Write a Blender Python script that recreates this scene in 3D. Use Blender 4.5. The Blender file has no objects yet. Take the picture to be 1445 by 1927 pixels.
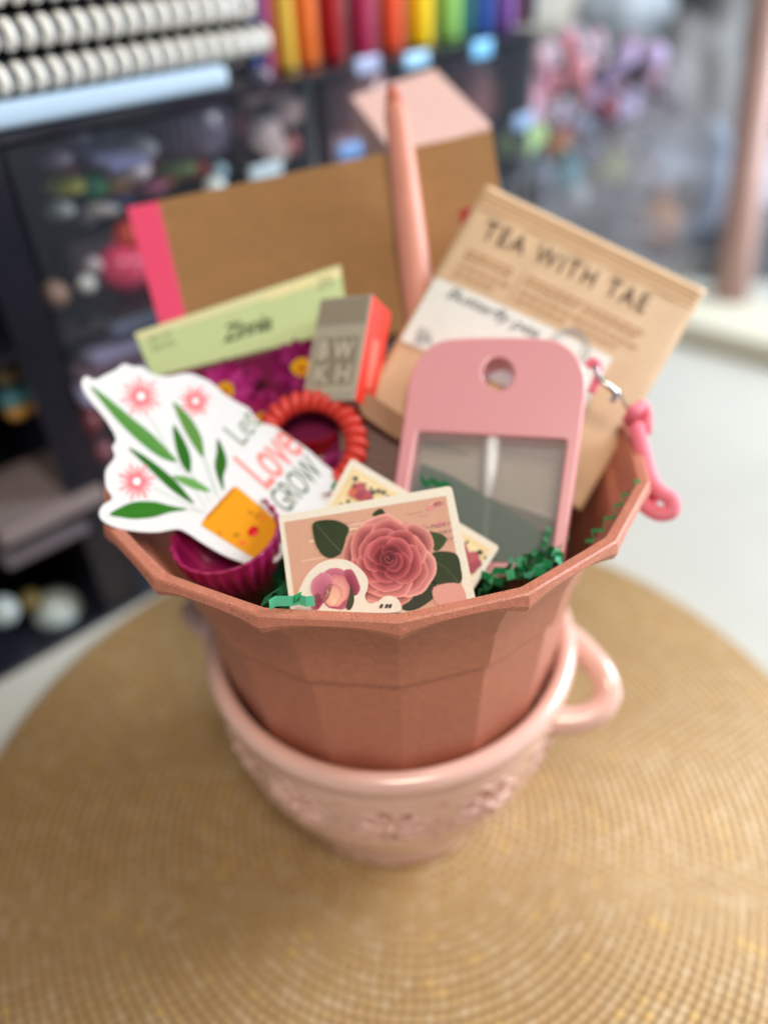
import bpy, bmesh, math, random
import numpy as np
from mathutils import Vector, Matrix
random.seed(7)
SC = bpy.context.scene
COL = SC.collection
CM = 0.01
W, H, F = 1445.0, 1927.0, 1468.55
# ------------------------------------------------------------------ camera
O = np.array([-0.0925, -22.131, 33.325])
RT = np.array([0.99911918, -0.02724311, -0.03191683])
UP = np.array([0.04193211, 0.61912482, 0.78417228])
FW = np.array([0.00160278, 0.7848199, -0.61972184])
cd = bpy.data.cameras.new('camera'); cam = bpy.data.objects.new('camera', cd); COL.objects.link(cam)
m = Matrix.Identity(4)
for i in range(3):
    m[i][0], m[i][1], m[i][2], m[i][3] = RT[i], UP[i], -FW[i], O[i]*CM
cam.matrix_world = m
cd.sensor_width = 36; cd.lens = F/H*36; cd.clip_start = 0.01; cd.clip_end = 50
cd.dof.use_dof = True; cd.dof.focus_distance = 0.207; cd.dof.aperture_fstop = 3.1
SC.camera = cam
# ------------------------------------------------------------------ light
wd = bpy.data.worlds.new('World'); SC.world = wd; wd.use_nodes = True
bg = wd.node_tree.nodes['Background']; bg.inputs[0].default_value = (0.80, 0.90, 1.0, 1); bg.inputs[1].default_value = 0.30
def area(name, loc, target, size, energy, color, sy=None):
    l = bpy.data.lights.new(name, 'AREA'); l.energy = energy; l.color = color; l.size = size
    if sy: l.shape = 'RECTANGLE'; l.size_y = sy
    o = bpy.data.objects.new(name, l); COL.objects.link(o); o.location = loc
    o.rotation_euler = (Vector(target)-Vector(loc)).to_track_quat('-Z', 'Y').to_euler()
area('window_light', (1.05, 0.30, 0.62), (0, 0.0, 0.12), 0.5, 27, (0.86, 0.93, 1.0), 0.7)
area('ceiling_light', (0.08, -0.62, 1.2), (0, 0, 0.15), 0.34, 10.4, (1.0, 0.86, 0.70))
SC.view_settings.view_transform = 'Standard'; SC.view_settings.look = 'None'
SC.view_settings.exposure = -0.06; SC.view_settings.gamma = 1; SC.view_settings.use_curve_mapping = False
# ------------------------------------------------------------------ helpers
def ray(x, y): return RT*(x-W/2)/F - UP*(y-H/2)/F + FW
def P(x, y, d): return O + ray(x, y)*d                      # point in cm at view depth d
def lin(c):
    o = []
    for v in c:
        v = v/255.0; o.append(v/12.92 if v <= 0.04045 else ((v+0.055)/1.055)**2.4)
    return tuple(o)
MATS = {}
def mat(name, rgb, rough=0.5, metal=0.0, noise=0.0, nscale=200, bump=0.0, bscale=400, alpha=None, trans=0, coat=0, sss=0, spec=0.5, emis=0):
    if name in MATS: return MATS[name]
    mt = bpy.data.materials.new(name); mt.use_nodes = True; nt = mt.node_tree; b = nt.nodes['Principled BSDF']
    c = lin(rgb)
    b.inputs['Base Color'].default_value = (*c, 1); b.inputs['Roughness'].default_value = rough; b.inputs['Metallic'].default_value = metal
    b.inputs['Specular IOR Level'].default_value = spec
    if trans: b.inputs['Transmission Weight'].default_value = trans; b.inputs['IOR'].default_value = 1.15
    if coat: b.inputs['Coat Weight'].default_value = coat; b.inputs['Coat Roughness'].default_value = 0.12
    if sss: b.inputs['Subsurface Weight'].default_value = sss; b.inputs['Subsurface Scale'].default_value = 0.003
    if alpha is not None: b.inputs['Alpha'].default_value = alpha
    tc = nt.nodes.new('ShaderNodeTexCoord')
    if noise:
        n = nt.nodes.new('ShaderNodeTexNoise'); n.inputs['Scale'].default_value = nscale; n.inputs['Detail'].default_value = 6
        nt.links.new(tc.outputs['Object'], n.inputs['Vector'])
        r = nt.nodes.new('ShaderNodeValToRGB')
        lo = tuple(max(0, v*(1-noise)) for v in c); hi = tuple(min(1, v*(1+noise)) for v in c)
        r.color_ramp.elements[0].position = 0.3; r.color_ramp.elements[1].position = 0.7
        r.color_ramp.elements[0].color = (*lo, 1); r.color_ramp.elements[1].color = (*hi, 1)
        nt.links.new(n.outputs['Fac'], r.inputs['Fac']); nt.links.new(r.outputs[0], b.inputs['Base Color'])
    if bump:
        n2 = nt.nodes.new('ShaderNodeTexNoise'); n2.inputs['Scale'].default_value = bscale; n2.inputs['Detail'].default_value = 4
        nt.links.new(tc.outputs['Object'], n2.inputs['Vector'])
        bp = nt.nodes.new('ShaderNodeBump'); bp.inputs['Strength'].default_value = bump; bp.inputs['Distance'].default_value = 0.0005
        nt.links.new(n2.outputs['Fac'], bp.inputs['Height']); nt.links.new(bp.outputs[0], b.inputs['Normal'])
    MATS[name] = mt; return mt
def print_mat(name, rough=0.42, grain=0.10, gscale=900):
    if name in MATS: return MATS[name]
    mt = bpy.data.materials.new(name); mt.use_nodes = True; nt = mt.node_tree; b = nt.nodes['Principled BSDF']
    a = nt.nodes.new('ShaderNodeVertexColor'); a.layer_name = 'Col'
    n = nt.nodes.new('ShaderNodeTexNoise'); n.inputs['Scale'].default_value = gscale; n.inputs['Detail'].default_value = 3
    tc = nt.nodes.new('ShaderNodeTexCoord'); nt.links.new(tc.outputs['Object'], n.inputs['Vector'])
    mr = nt.nodes.new('ShaderNodeMapRange'); mr.inputs[1].default_value = .3; mr.inputs[2].default_value = .7
    mr.inputs[3].default_value = 1-grain; mr.inputs[4].default_value = 1+grain*.3
    nt.links.new(n.outputs['Fac'], mr.inputs[0])
    mx = nt.nodes.new('ShaderNodeVectorMath'); mx.operation = 'SCALE'
    nt.links.new(a.outputs['Color'], mx.inputs[0]); nt.links.new(mr.outputs[0], mx.inputs['Scale'])
    nt.links.new(mx.outputs[0], b.inputs['Base Color']); b.inputs['Roughness'].default_value = rough; b.inputs['Specular IOR Level'].default_value = .06
    MATS[name] = mt; return mt

def tag(o, label=None, cat=None, group=None, kind=None):
    if label: o['label'] = label
    if cat: o['category'] = cat
    if group: o['group'] = group
    if kind: o['kind'] = kind
    return o
def empty(name, loc, label=None, cat=None, group=None):
    e = bpy.data.objects.new(name, None); COL.objects.link(e); e.empty_display_size = 0.01
    e.location = Vector(loc)*CM; e['_c'] = [float(v) for v in loc]
    tag(e, label, cat, group); return e

class MB:
    """collects faces (cm, world space) for ONE mesh object"""
    def __init__(s): s.v = []; s.f = []; s.c = []; s.sm = []; s.m = []; s.mi = 0; s.col = (1, 1, 1); s.smooth = False
    def add(s, vs, fs, col=None, smooth=None):
        k = len(s.v); s.v += [tuple(float(a) for a in v) for v in vs]
        for f in fs:
            s.f.append([k+i for i in f]); s.c.append(col or s.col); s.sm.append(s.smooth if smooth is None else smooth); s.m.append(s.mi)
    def box(s, c, ax, ay, az, col=None):          # centre, half axes
        c, ax, ay, az = map(np.array, (c, ax, ay, az)); vs = []
        for k in (-1, 1):
            for j in (-1, 1):
                for i in (-1, 1): vs.append(c+ax*i+ay*j+az*k)
        s.add(vs, [(0, 2, 3, 1), (4, 5, 7, 6), (0, 1, 5, 4), (2, 6, 7, 3), (0, 4, 6, 2), (1, 3, 7, 5)], col)
    def lathe(s, c, prof, n=48, up=(0, 0, 1), col=None, smooth=True, close=False, ph=0):
        c = np.array(c, float); up = np.array(up, float); up /= np.linalg.norm(up)
        a = np.cross(up, [0.3, 1, 0.1]); a /= np.linalg.norm(a); b = np.cross(up, a); vs = []; fs = []
        for r, z in prof:
            for i in range(n):
                t = 2*math.pi*i/n+ph; vs.append(c+up*z+(a*math.cos(t)+b*math.sin(t))*r)
        K = len(prof)
        for k in range(K if close else K-1):
            k2 = (k+1) % K
            for i in range(n):
                j = (i+1) % n; fs.append((k*n+i, k*n+j, k2*n+j, k2*n+i))
        s.add(vs, fs, col, smooth)
    def tube(s, pts, rad, n=12, col=None, closed=False, cap=True):
        pts = [np.array(p, float) for p in pts]; K = len(pts)
        rr = rad if hasattr(rad, '__len__') else [rad]*K
        prev = None; vs = []; fs = []
        for k in range(K):
            if closed: t = pts[(k+1) % K]-pts[k-1]
            else: t = pts[min(k+1, K-1)]-pts[max(k-1, 0)]
            t /= np.linalg.norm(t)+1e-12
            if prev is None:
                a = np.cross(t, [0.2, 0.1, 1]); 
                if np.linalg.norm(a) < 1e-3: a = np.cross(t, [1, 0, 0])
            else: a = prev-t*(prev@t)
            a /= np.linalg.norm(a); prev = a; b = np.cross(t, a)
            for i in range(n):
                th = 2*math.pi*i/n; vs.append(pts[k]+(a*math.cos(th)+b*math.sin(th))*rr[k])
        for k in range(K if closed else K-1):
            k2 = (k+1) % K
            for i in range(n):
                j = (i+1) % n; fs.append((k*n+i, k*n+j, k2*n+j, k2*n+i))
        if cap and not closed: fs += [tuple(range(n))[::-1], tuple(range((K-1)*n, K*n))]
        s.add(vs, fs, col, True)
    def ball(s, c, r, n=16, sc=(1, 1, 1), col=None):
        c = np.array(c, float); prof = []
        vs = []; fs = []; m_ = n//2
        for k in range(m_+1):
            ph = math.pi*k/m_
            for i in range(n):
                t = 2*math.pi*i/n
                vs.append(c+np.array([math.sin(ph)*math.cos(t)*sc[0], math.sin(ph)*math.sin(t)*sc[1], math.cos(ph)*sc[2]])*r)
        for k in range(m_):
            for i in range(n):
                j = (i+1) % n; fs.append((k*n+i, (k+1)*n+i, (k+1)*n+j, k*n+j))
        s.add(vs, fs, col, True)
    def prism(s, poly, nrm, th, col=None):        # 3D planar polygon pushed back by th along -nrm
        poly = [np.array(p, float) for p in poly]; n = len(poly); nrm = np.array(nrm)
        vs = poly+[p-nrm*th for p in poly]
        s.add(vs, [tuple(range(n)), tuple(range(n, 2*n))[::-1]]+[(i, i+n, (i+1) % n+n, (i+1) % n) for i in range(n)], col)
    def build(s, name, mt, parent=None, origin=None, bevel=0, weld=True):
        v = np.array(s.v)
        if parent is not None: o0 = np.array(parent['_c'])
        elif origin is not None: o0 = np.array(origin, float)
        else: o0 = np.array([v[:, 0].mean(), v[:, 1].mean(), v[:, 2].min()])
        me = bpy.data.meshes.new(name); me.from_pydata(((v-o0)*CM).tolist(), [], s.f)
        for x in (mt if isinstance(mt, (list, tuple)) else [mt]): me.materials.append(x)
        me.polygons.foreach_set('use_smooth', s.sm); me.polygons.foreach_set('material_index', s.m)
        ca = me.color_attributes.new('Col', 'FLOAT_COLOR', 'CORNER'); cols = []
        for p, c in zip(me.polygons, s.c):
            if isinstance(c, list):
                for q in c: cols += [*lin(q), 1.0]
                continue
            cols += [*lin(c if c[0] > 1 or c[1] > 1 or c[2] > 1 else [x*255 for x in c]), 1.0]*p.loop_total
        ca.data.foreach_set('color', cols)
        me.update()
        ob = bpy.data.objects.new(name, me); COL.objects.link(ob)
        if parent is not None: ob.parent = parent
        else: ob.location = Vector(o0)*CM
        ob['_c'] = [float(x) for x in o0]
        if bevel:
            md = ob.modifiers.new('bev', 'BEVEL'); md.width = bevel*CM; md.segments = 3; md.limit_method = 'ANGLE'; md.angle_limit = 0.6
            bake(ob)
        return ob
def bake(ob):
    bpy.context.view_layer.update()
    dg = bpy.context.evaluated_depsgraph_get(); me = bpy.data.meshes.new_from_object(ob.evaluated_get(dg))
    ob.modifiers.clear(); ob.data = me
def cut(ob, cutter):
    md = ob.modifiers.new('b', 'BOOLEAN'); md.operation = 'DIFFERENCE'; md.object = cutter; md.solver = 'EXACT'
    md.use_self = True
    bake(ob); bpy.data.objects.remove(cutter)
def fixn(ob):
    bm = bmesh.new(); bm.from_mesh(ob.data); bmesh.ops.recalc_face_normals(bm, faces=bm.faces); bm.to_mesh(ob.data); bm.free()
def smooth_curve(pts, k=6):
    out = []; n = len(pts); pts = [np.array(p, float) for p in pts]
    for i in range(n):
        a, b, c, d = pts[i-1], pts[i], pts[(i+1) % n], pts[(i+2) % n]
        for j in range(k):
            t = j/k; out.append(.5*((2*b)+(-a+c)*t+(2*a-5*b+4*c-d)*t*t+(-a+3*b-3*c+d)*t**3))
    return out
def open_curve(pts, k=6):
    pts = [np.array(p, float) for p in pts]; q = [2*pts[0]-pts[1]]+pts+[2*pts[-1]-pts[-2]]; out = []
    for i in range(1, len(q)-2):
        a, b, c, d = q[i-1], q[i], q[i+1], q[i+2]
        for j in range(k):
            t = j/k; out.append(.5*((2*b)+(-a+c)*t+(2*a-5*b+4*c-d)*t*t+(-a+3*b-3*c+d)*t**3))
    return out+[pts[-1]]
def round_poly(pts, r, k=5):
    out = []; n = len(pts); pts = [np.array(p, float) for p in pts]
    for i in range(n):
        a, b, c = pts[i-1], pts[i], pts[(i+1) % n]
        u = (a-b)/np.linalg.norm(a-b); v = (c-b)/np.linalg.norm(c-b)
        for j in range(k+1):
            t = j/k; out.append((b+u*r)*(1-t)**2+2*b*t*(1-t)+(b+v*r)*t*t)
    return out

class Sheet:
    """a flat sheet standing in the scene: its own plane, with artwork laid on it"""
    def __init__(s, a, b, c, bulge=None):
        s.p = P(*a); q = P(*b); r = P(*c)
        s.ex = (q-s.p)/np.linalg.norm(q-s.p); n = np.cross(s.ex, r-s.p); n /= np.linalg.norm(n)
        if n@(O-s.p) < 0: n = -n
        s.n = n; s.ey = np.cross(n, s.ex); s.mb = MB(); s.k = 0; s.bulge = bulge
    def w(s, x, y, lift=0):
        v = ray(x, y); t = ((s.p-O)@s.n)/(v@s.n); q = O+v*t
        if s.bulge: lift = lift+s.bulge(x, y)
        return q+s.n*lift
    def base(s, px, th, col):
        s.mb.prism([s.w(x, y) for x, y in px], s.n, th, col)
    def art(s, px, col, lay=1):
        s.mb.add([s.w(x, y, .004*lay) for x, y in px], [tuple(range(len(px)))], col)
    def line(s, pts, wd, col, lay=1):
        for (a, b) in zip(pts[:-1], pts[1:]):
            a = np.array(a, float); b = np.array(b, float); d = b-a; L = np.linalg.norm(d)
            if L < 1e-6: continue
            nn = np.array([-d[1], d[0]])/L*wd/2
            s.art([a-nn, b-nn, b+nn, a+nn], col, lay)
    def blob(s, c, r, col, lay=1, n=16, ry=None, rot=0, wob=0, seed=0):
        rnd = random.Random(seed); ry = ry or r; pts = []
        a0 = [rnd.uniform(0, 6.28) for _ in range(3)]
        for i in range(n):
            t = 2*math.pi*i/n; q = 1+wob*(math.sin(3*t+a0[0])+.7*math.sin(5*t+a0[1])+.5*math.sin(8*t+a0[2]))
            x = r*math.cos(t)*q; y = ry*math.sin(t)*q
            pts.append((c[0]+x*math.cos(rot)-y*math.sin(rot), c[1]+x*math.sin(rot)+y*math.cos(rot)))
        s.art(pts, col, lay)
    def grad(s, c, r, ry, rot, core, c0, c1, c2, lay=1, n=24, wob=0.04, seed=0):
        # printed petal: colour c0 at its core, c1 midway, c2 at its lip
        rnd = random.Random(seed); a0 = [rnd.uniform(0, 6.28) for _ in range(3)]; rim = []
        for i in range(n):
            t = 2*math.pi*i/n; q = 1+wob*(math.sin(3*t+a0[0])+.7*math.sin(5*t+a0[1])+.5*math.sin(8*t+a0[2]))
            x = r*math.cos(t)*q; y = ry*math.sin(t)*q; rim.append(np.array([c[0]+x*math.cos(rot)-y*math.sin(rot), c[1]+x*math.sin(rot)+y*math.cos(rot)]))
        k = np.array(core, float); rings_ = [(1.0, c2), (.93, tuple(int(a*.45+b*.55) for a, b in zip(c1, c2))), (.72, c1), (.35, tuple(int((a+b)/2) for a, b in zip(c0, c1)))]
        vs = [s.w(*(k+(p-k)*f), .004*lay) for f, _ in rings_ for p in rim]+[s.w(*k, .004*lay)]
        fs = []; cs = []
        for j in range(3):
            for i in range(n): i2 = (i+1) % n; fs.append((j*n+i, j*n+i2, (j+1)*n+i2, (j+1)*n+i)); cs.append([rings_[j][1], rings_[j][1], rings_[j+1][1], rings_[j+1][1]])
        for i in range(n): fs.append((3*n+i, 3*n+(i+1) % n, 4*n)); cs.append([rings_[3][1], rings_[3][1], c0])
        b0 = len(s.mb.v); s.mb.v += [tuple(map(float, v)) for v in vs]
        for f, cc in zip(fs, cs): s.mb.f.append([b0+i for i in f]); s.mb.c.append(cc); s.mb.sm.append(False); s.mb.m.append(0)
    def text(s, body, Op, R, U, col, lay=2, bold=0.0, shear=0, space=1.0):
        vs, fs, x0, x1 = glyphs(body, bold, shear, space)
        Op, R, U = map(lambda q: np.array(q, float), (Op, R, U))
        out = []
        for x, y in vs:
            q = Op+R*(x-x0)/(x1-x0)+U*y; out.append(s.w(q[0], q[1], .004*lay))
        s.mb.add(out, fs, col)
def glyphs(body, bold, shear, space):
    cu = bpy.data.curves.new('t', 'FONT'); cu.body = body; cu.size = 1; cu.offset = bold; cu.shear = shear; cu.space_character = space
    cu.resolution_u = 3
    ob = bpy.data.objects.new('t', cu); COL.objects.link(ob); bpy.context.view_layer.update()
    me = bpy.data.meshes.new_from_object(ob.evaluated_get(bpy.context.evaluated_depsgraph_get()))
    vs = [(v.co.x, v.co.y/0.7) for v in me.vertices]; fs = [tuple(p.vertices) for p in me.polygons]
    bpy.data.objects.remove(ob); bpy.data.meshes.remove(me)
    xs = [v[0] for v in vs]; return vs, fs, min(xs), max(xs)

# ================================================================== SETTING
tab = MB(); tab.box((30, 20, -2.3), (110, 0, 0), (0, 75, 0), (0, 0, 2))
t_ = tab.build('table', mat('table_white', (190, 190, 182), .35, noise=.05, nscale=12, coat=.2)); t_['kind'] = 'structure'
# wall behind
wl = MB(); wl.box((30, 112, 30), (170, 0, 0), (0, 2, 0), (0, 0, 60))
w_ = wl.build('wall', mat('wall_grey', (120, 118, 118), .8, noise=.12, nscale=5)); w_['kind'] = 'structure'
fl = MB(); fl.box((30, 40, -72), (250, 0, 0), (0, 200, 0), (0, 0, 1))
f_ = fl.build('floor', mat('floor_grey', (120, 115, 110), .7, noise=.1, nscale=4)); f_['kind'] = 'structure'

# ---- woven placemat
def weave():
    mt = bpy.data.materials.new('woven_gold'); mt.use_nodes = True; nt = mt.node_tree; b = nt.nodes['Principled BSDF']
    N = lambda t: nt.nodes.new(t)
    def Mt(op, a, b_=None, c=None):
        n = N('ShaderNodeMath'); n.operation = op
        for i, v in enumerate((a, b_, c)):
            if v is None: continue
            if isinstance(v, (int, float)): n.inputs[i].default_value = v
            else: nt.links.new(v, n.inputs[i])
        return n.outputs[0]
    tc = N('ShaderNodeTexCoord'); sp = N('ShaderNodeSeparateXYZ')
    wn = N('ShaderNodeTexNoise'); wn.inputs['Scale'].default_value = 60; nt.links.new(tc.outputs['Object'], wn.inputs['Vector'])
    nt.links.new(tc.outputs['Object'], sp.inputs[0])
    x, y = sp.outputs[0], sp.outputs[1]
    r = Mt('SQRT', Mt('ADD', Mt('MULTIPLY', x, x), Mt('MULTIPLY', y, y))); th = Mt('ARCTAN2', y, x)
    r = Mt('ADD', r, Mt('MULTIPLY', wn.outputs['Fac'], 0.0009))
    q = Mt('DIVIDE', r, 0.0041); k = Mt('FLOOR', q); fr = Mt('FRACT', q)
    g = Mt('SUBTRACT', 1.0, Mt('ABSOLUTE', Mt('MULTIPLY_ADD', fr, 2.0, -1.0)))           # 0 groove 1 ridge
    Nk = Mt('FLOOR', Mt('MULTIPLY_ADD', k, 5.6, 6.0))
    a = Mt('MULTIPLY', Mt('DIVIDE', th, 2*math.pi), Nk); a = Mt('ADD', a, Mt('MULTIPLY', k, 0.5))
    cell = Mt('FLOOR', a); c = Mt('SUBTRACT', 1.0, Mt('ABSOLUTE', Mt('MULTIPLY_ADD', Mt('FRACT', a), 2.0, -1.0)))
    hgt = Mt('MULTIPLY', Mt('POWER', g, .6), Mt('MULTIPLY_ADD', Mt('POWER', c, .6), .6, .4))
    cv = N('ShaderNodeCombineXYZ'); nt.links.new(cell, cv.inputs[0]); nt.links.new(k, cv.inputs[1])
    wn2 = N('ShaderNodeTexWhiteNoise'); wn2.noise_dimensions = '3D'; nt.links.new(cv.outputs[0], wn2.inputs['Vector'])
    ramp = N('ShaderNodeValToRGB'); e = ramp.color_ramp.elements
    e[0].position = 0.0; e[0].color = (*lin((184, 150, 102)), 1); e[1].position = 1.0; e[1].color = (*lin((200, 164, 106)), 1)
    for p_, c_ in ((.35, (190, 156, 106)), (.6, (178, 144, 94)), (.8, (198, 170, 130)), (.95, (186, 154, 106)), (.99, (206, 168, 100))):
        x_ = e.new(p_); x_.color = (*lin(c_), 1)
    nt.links.new(wn2.outputs['Value'], ramp.inputs['Fac'])
    mx = N('ShaderNodeMix'); mx.data_type = 'RGBA'; mx.inputs['A'].default_value = (*lin((138, 106, 67)), 1)
    mr = N('ShaderNodeMapRange'); mr.inputs[1].default_value = .0; mr.inputs[2].default_value = .75; nt.links.new(hgt, mr.inputs[0])
    nt.links.new(mr.outputs[0], mx.inputs['Factor']); nt.links.new(ramp.outputs[0], mx.inputs['B'])
    big = N('ShaderNodeTexNoise'); big.inputs['Scale'].default_value = 14; nt.links.new(tc.outputs['Object'], big.inputs['Vector'])
    mr2 = N('ShaderNodeMapRange'); mr2.inputs[3].default_value = .85; mr2.inputs[4].default_value = 1.12; nt.links.new(big.outputs['Fac'], mr2.inputs[0])
    sc = N('ShaderNodeVectorMath'); sc.operation = 'SCALE'; nt.links.new(mx.outputs['Result'], sc.inputs[0]); nt.links.new(mr2.outputs[0], sc.inputs['Scale'])
    nt.links.new(sc.outputs[0], b.inputs['Base Color'])
    b.inputs['Roughness'].default_value = .5; b.inputs['Metallic'].default_value = .25
    bp = N('ShaderNodeBump'); bp.inputs['Strength'].default_value = 1; bp.inputs['Distance'].default_value = .0007
    nt.links.new(hgt, bp.inputs['Height']); nt.links.new(bp.outputs[0], b.inputs['Normal']); return mt
pm = MB(); R_ = 20.9
pm.lathe((0, 0, 0), [(0.01, -.02), (6, -.02), (R_-.3, -.02), (R_-.08, -.08), (R_, -.15), (R_-.08, -.24), (R_-.4, -.296), (0.01, -.296)], 160)
po = pm.build('placemat', weave(), origin=(0, 0, 0)); po.location = Vector((.5, -2.1, 0))*CM
tag(po, 'round gold woven placemat under the pink bowl', 'placemat')

# ================================================================== COLANDER
ceramic = mat('pink_glaze', (226, 182, 168), .2, noise=.05, nscale=60, coat=.7, sss=.05)
cer = empty('colander', (0, 0, 0), 'pink glazed colander bowl with two loop handles holding the terracotta pot', 'colander')
cb = MB(); zc = 10.07
prof = [(0.01, .5), (4.1, .5), (4.25, .05), (4.8, .0), (5.02, .25), (4.98, .9), (4.9, 1.2), (5.05, 1.6), (5.75, 2.6), (6.4, 3.8), (6.85, 5.2), (7.05, 6.8), (7.15, 8.2), (7.12, 9.0),
        (7.22, 9.15), (7.42, 9.45), (7.45, 9.8), (7.3, 10.05), (7.05, 10.12), (6.8, 10.0), (6.7, 9.7), (6.64, 9.0), (6.5, 7.4), (6.3, 5.3), (5.8, 3.8), (5.0, 2.4), (4.1, 1.3), (0.01, 1.0)]
pp = open_curve([(a, b) for a, b in prof], 3); pp = [(max(.01, a), b) for a, b in pp]
cb.lathe((0, 0, 0), pp, 128)
body = cb.build('bowl', ceramic, cer)
bm = bmesh.new(); bm.from_mesh(body.data); bmesh.ops.remove_doubles(bm, verts=bm.verts, dist=2e-5*1.5)
bmesh.ops.holes_fill(bm, edges=[e for e in bm.edges if e.is_boundary]); bmesh.ops.recalc_face_normals(bm, faces=bm.faces); bm.to_mesh(body.data); bm.free()
ct = MB()
def bowl_r(z):
    for (a, za), (b, zb) in zip(prof[6:14], prof[7:15]):
        if za <= z <= zb: return a+(b-a)*(z-za)/(zb-za+1e-9)
    return 6
def hole(th, z, w, l, rot):
    r = bowl_r(z); r2 = bowl_r(z+.2); dn = np.array([math.cos(th), math.sin(th), 0]); tg = np.array([-math.sin(th), math.cos(th), 0])
    vt = dn*(r2-r)+np.array([0, 0, .2]); vt /= np.linalg.norm(vt); nr = np.cross(tg, vt)
    if nr@dn < 0: nr = -nr
    c = dn*r+np.array([0, 0, z]); u = tg*math.cos(rot)+vt*math.sin(rot); v = -tg*math.sin(rot)+vt*math.cos(rot); pts = []
    for i in range(10):
        t = 2*math.pi*i/10; pts.append(c+nr*.5+u*l*math.cos(t)+v*w*math.sin(t)*(1-.35*math.cos(t)))
    ct.prism(pts, nr, 1.4)
for k in range(12):
    th = -math.pi/2+k*2*math.pi/12-.04
    zz = 6.85
    for j in range(8):
        a = j*math.pi/4+.2; rr = .86
        hole(th+rr*math.cos(a)/6.4, zz+rr*math.sin(a), .21, .40, a)
    for s_, dz in ((.5, 1.15), (.5, -2.1)):
        hole(th+s_*2*math.pi/12, zz+dz, .2, .2, 0)
    for j in range(5):
        a = j*2*math.pi/5+.5; hole(th+math.pi/12+.5*math.cos(a)/6, zz-.5+.5*math.sin(a), .15, .26, a)
cob = ct.build('c', ceramic, cer); fixn(cob); cut(body, cob)
for p_ in body.data.polygons: p_.use_smooth = True
mdn = body.modifiers.new('e', 'EDGE_SPLIT'); mdn.split_angle = .7; bake(body)
rl = MB()
def on_bowl(th, z, lift=.0): r = bowl_r(z)+lift; return np.array([math.cos(th)*r, math.sin(th)*r, z])
for k in range(12):
    th = -math.pi/2+k*2*math.pi/12-.04; zz = 6.85
    rl.ball(on_bowl(th, zz, -.02), .24, 14)
    for j in range(8):
        a = (j+.5)*math.pi/4+.2
        rl.tube([on_bowl(th+q*math.cos(a)/6.7, zz+q*math.sin(a), l) for q, l in ((.25, .0), (.6, .04), (.95, .03), (1.22, -.06))], [.07, .09, .09, .04], 8)
        b = j*math.pi/4+.2
        rl.tube([on_bowl(th+(.86+.48*math.cos(t))*math.cos(b)/6.7-.29*math.sin(t)*math.sin(b)/6.7, zz+(.86+.48*math.cos(t))*math.sin(b)+.29*math.sin(t)*math.cos(b), .0) for t in np.linspace(-1.9, 1.9, 8)], .06, 6)
rl.build('raised_flowers', ceramic, cer)
for sx in (1, -1):
    hd = MB()
    if sx == 1: ctl = [(6.7, .1, 9.0), (7.35, -.35, 9.1), (7.9, -1.2, 9.05), (8.32, -2.05, 8.85), (8.42, -2.72, 8.5), (8.05, -3.25, 8.2), (7.35, -3.5, 8.0), (6.6, -3.5, 7.9), (5.9, -3.35, 7.8)]
    else: ctl = [(-6.7, .6, 8.6), (-7.4, .9, 9.0), (-8.1, 1.5, 8.9), (-8.7, 2.4, 8.55), (-8.8, 3.3, 8.1), (-8.3, 4.0, 7.85), (-7.4, 4.2, 7.8), (-6.4, 4.0, 7.75), (-5.7, 3.7, 7.7)]
    cv = open_curve(ctl, 6); hd.tube(cv, [.52+.12*abs(2*i/len(cv)-1)**3 for i in range(len(cv))], 18)
    hd.build('handle', ceramic, cer)

# ================================================================== POT
def pot_mat():
    mt = mat('terracotta_plastic', (190, 117, 92), .42, noise=.10, nscale=420, bump=.55, bscale=1900, spec=.6)
    nt = mt.node_tree; b = nt.nodes['Principled BSDF']; src = b.inputs['Base Color'].links[0].from_socket
    tc = [n for n in nt.nodes if n.type == 'TEX_COORD'][0]
    prev = src
    for sc_, th_, colr in ((1700, .07, (216, 156, 134)), (1500, .04, (110, 58, 44))):
        v = nt.nodes.new('ShaderNodeTexVoronoi'); v.inputs['Scale'].default_value = sc_; nt.links.new(tc.outputs['Object'], v.inputs['Vector'])
        sep = nt.nodes.new('ShaderNodeSeparateColor'); nt.links.new(v.outputs['Color'], sep.inputs[0])
        lt = nt.nodes.new('ShaderNodeMath'); lt.operation = 'LESS_THAN'; lt.inputs[1].default_value = th_; nt.links.new(sep.outputs[0], lt.inputs[0])
        l2 = nt.nodes.new('ShaderNodeMath'); l2.operation = 'LESS_THAN'; l2.inputs[1].default_value = .35; nt.links.new(v.outputs['Distance'], l2.inputs[0])
        ml = nt.nodes.new('ShaderNodeMath'); ml.operation = 'MULTIPLY'; nt.links.new(lt.outputs[0], ml.inputs[0]); nt.links.new(l2.outputs[0], ml.inputs[1])
        m2 = nt.nodes.new('ShaderNodeMath'); m2.operation = 'MULTIPLY'; nt.links.new(ml.outputs[0], m2.inputs[0]); m2.inputs[1].default_value = .75
        mx = nt.nodes.new('ShaderNodeMix'); mx.data_type = 'RGBA'; nt.links.new(m2.outputs[0], mx.inputs['Factor']); nt.links.new(prev, mx.inputs['A'])
        mx.inputs['B'].default_value = (*lin(colr), 1); prev = mx.outputs['Result']
    nt.links.new(prev, b.inputs['Base Color']); return mt
NS = 16; SUB = 8
pot = MB()
ax, ay_ = math.radians(-4.3), math.radians(-1.06); phi = math.radians(2.2)
Rx = np.array([[1, 0, 0], [0, math.cos(ax), -math.sin(ax)], [0, math.sin(ax), math.cos(ax)]])
Ry = np.array([[math.cos(ay_), 0, math.sin(ay_)], [0, 1, 0], [-math.sin(ay_), 0, math.cos(ay_)]])
PM = Rx@Ry; piv = np.array([0, 0, 10.07])
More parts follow.
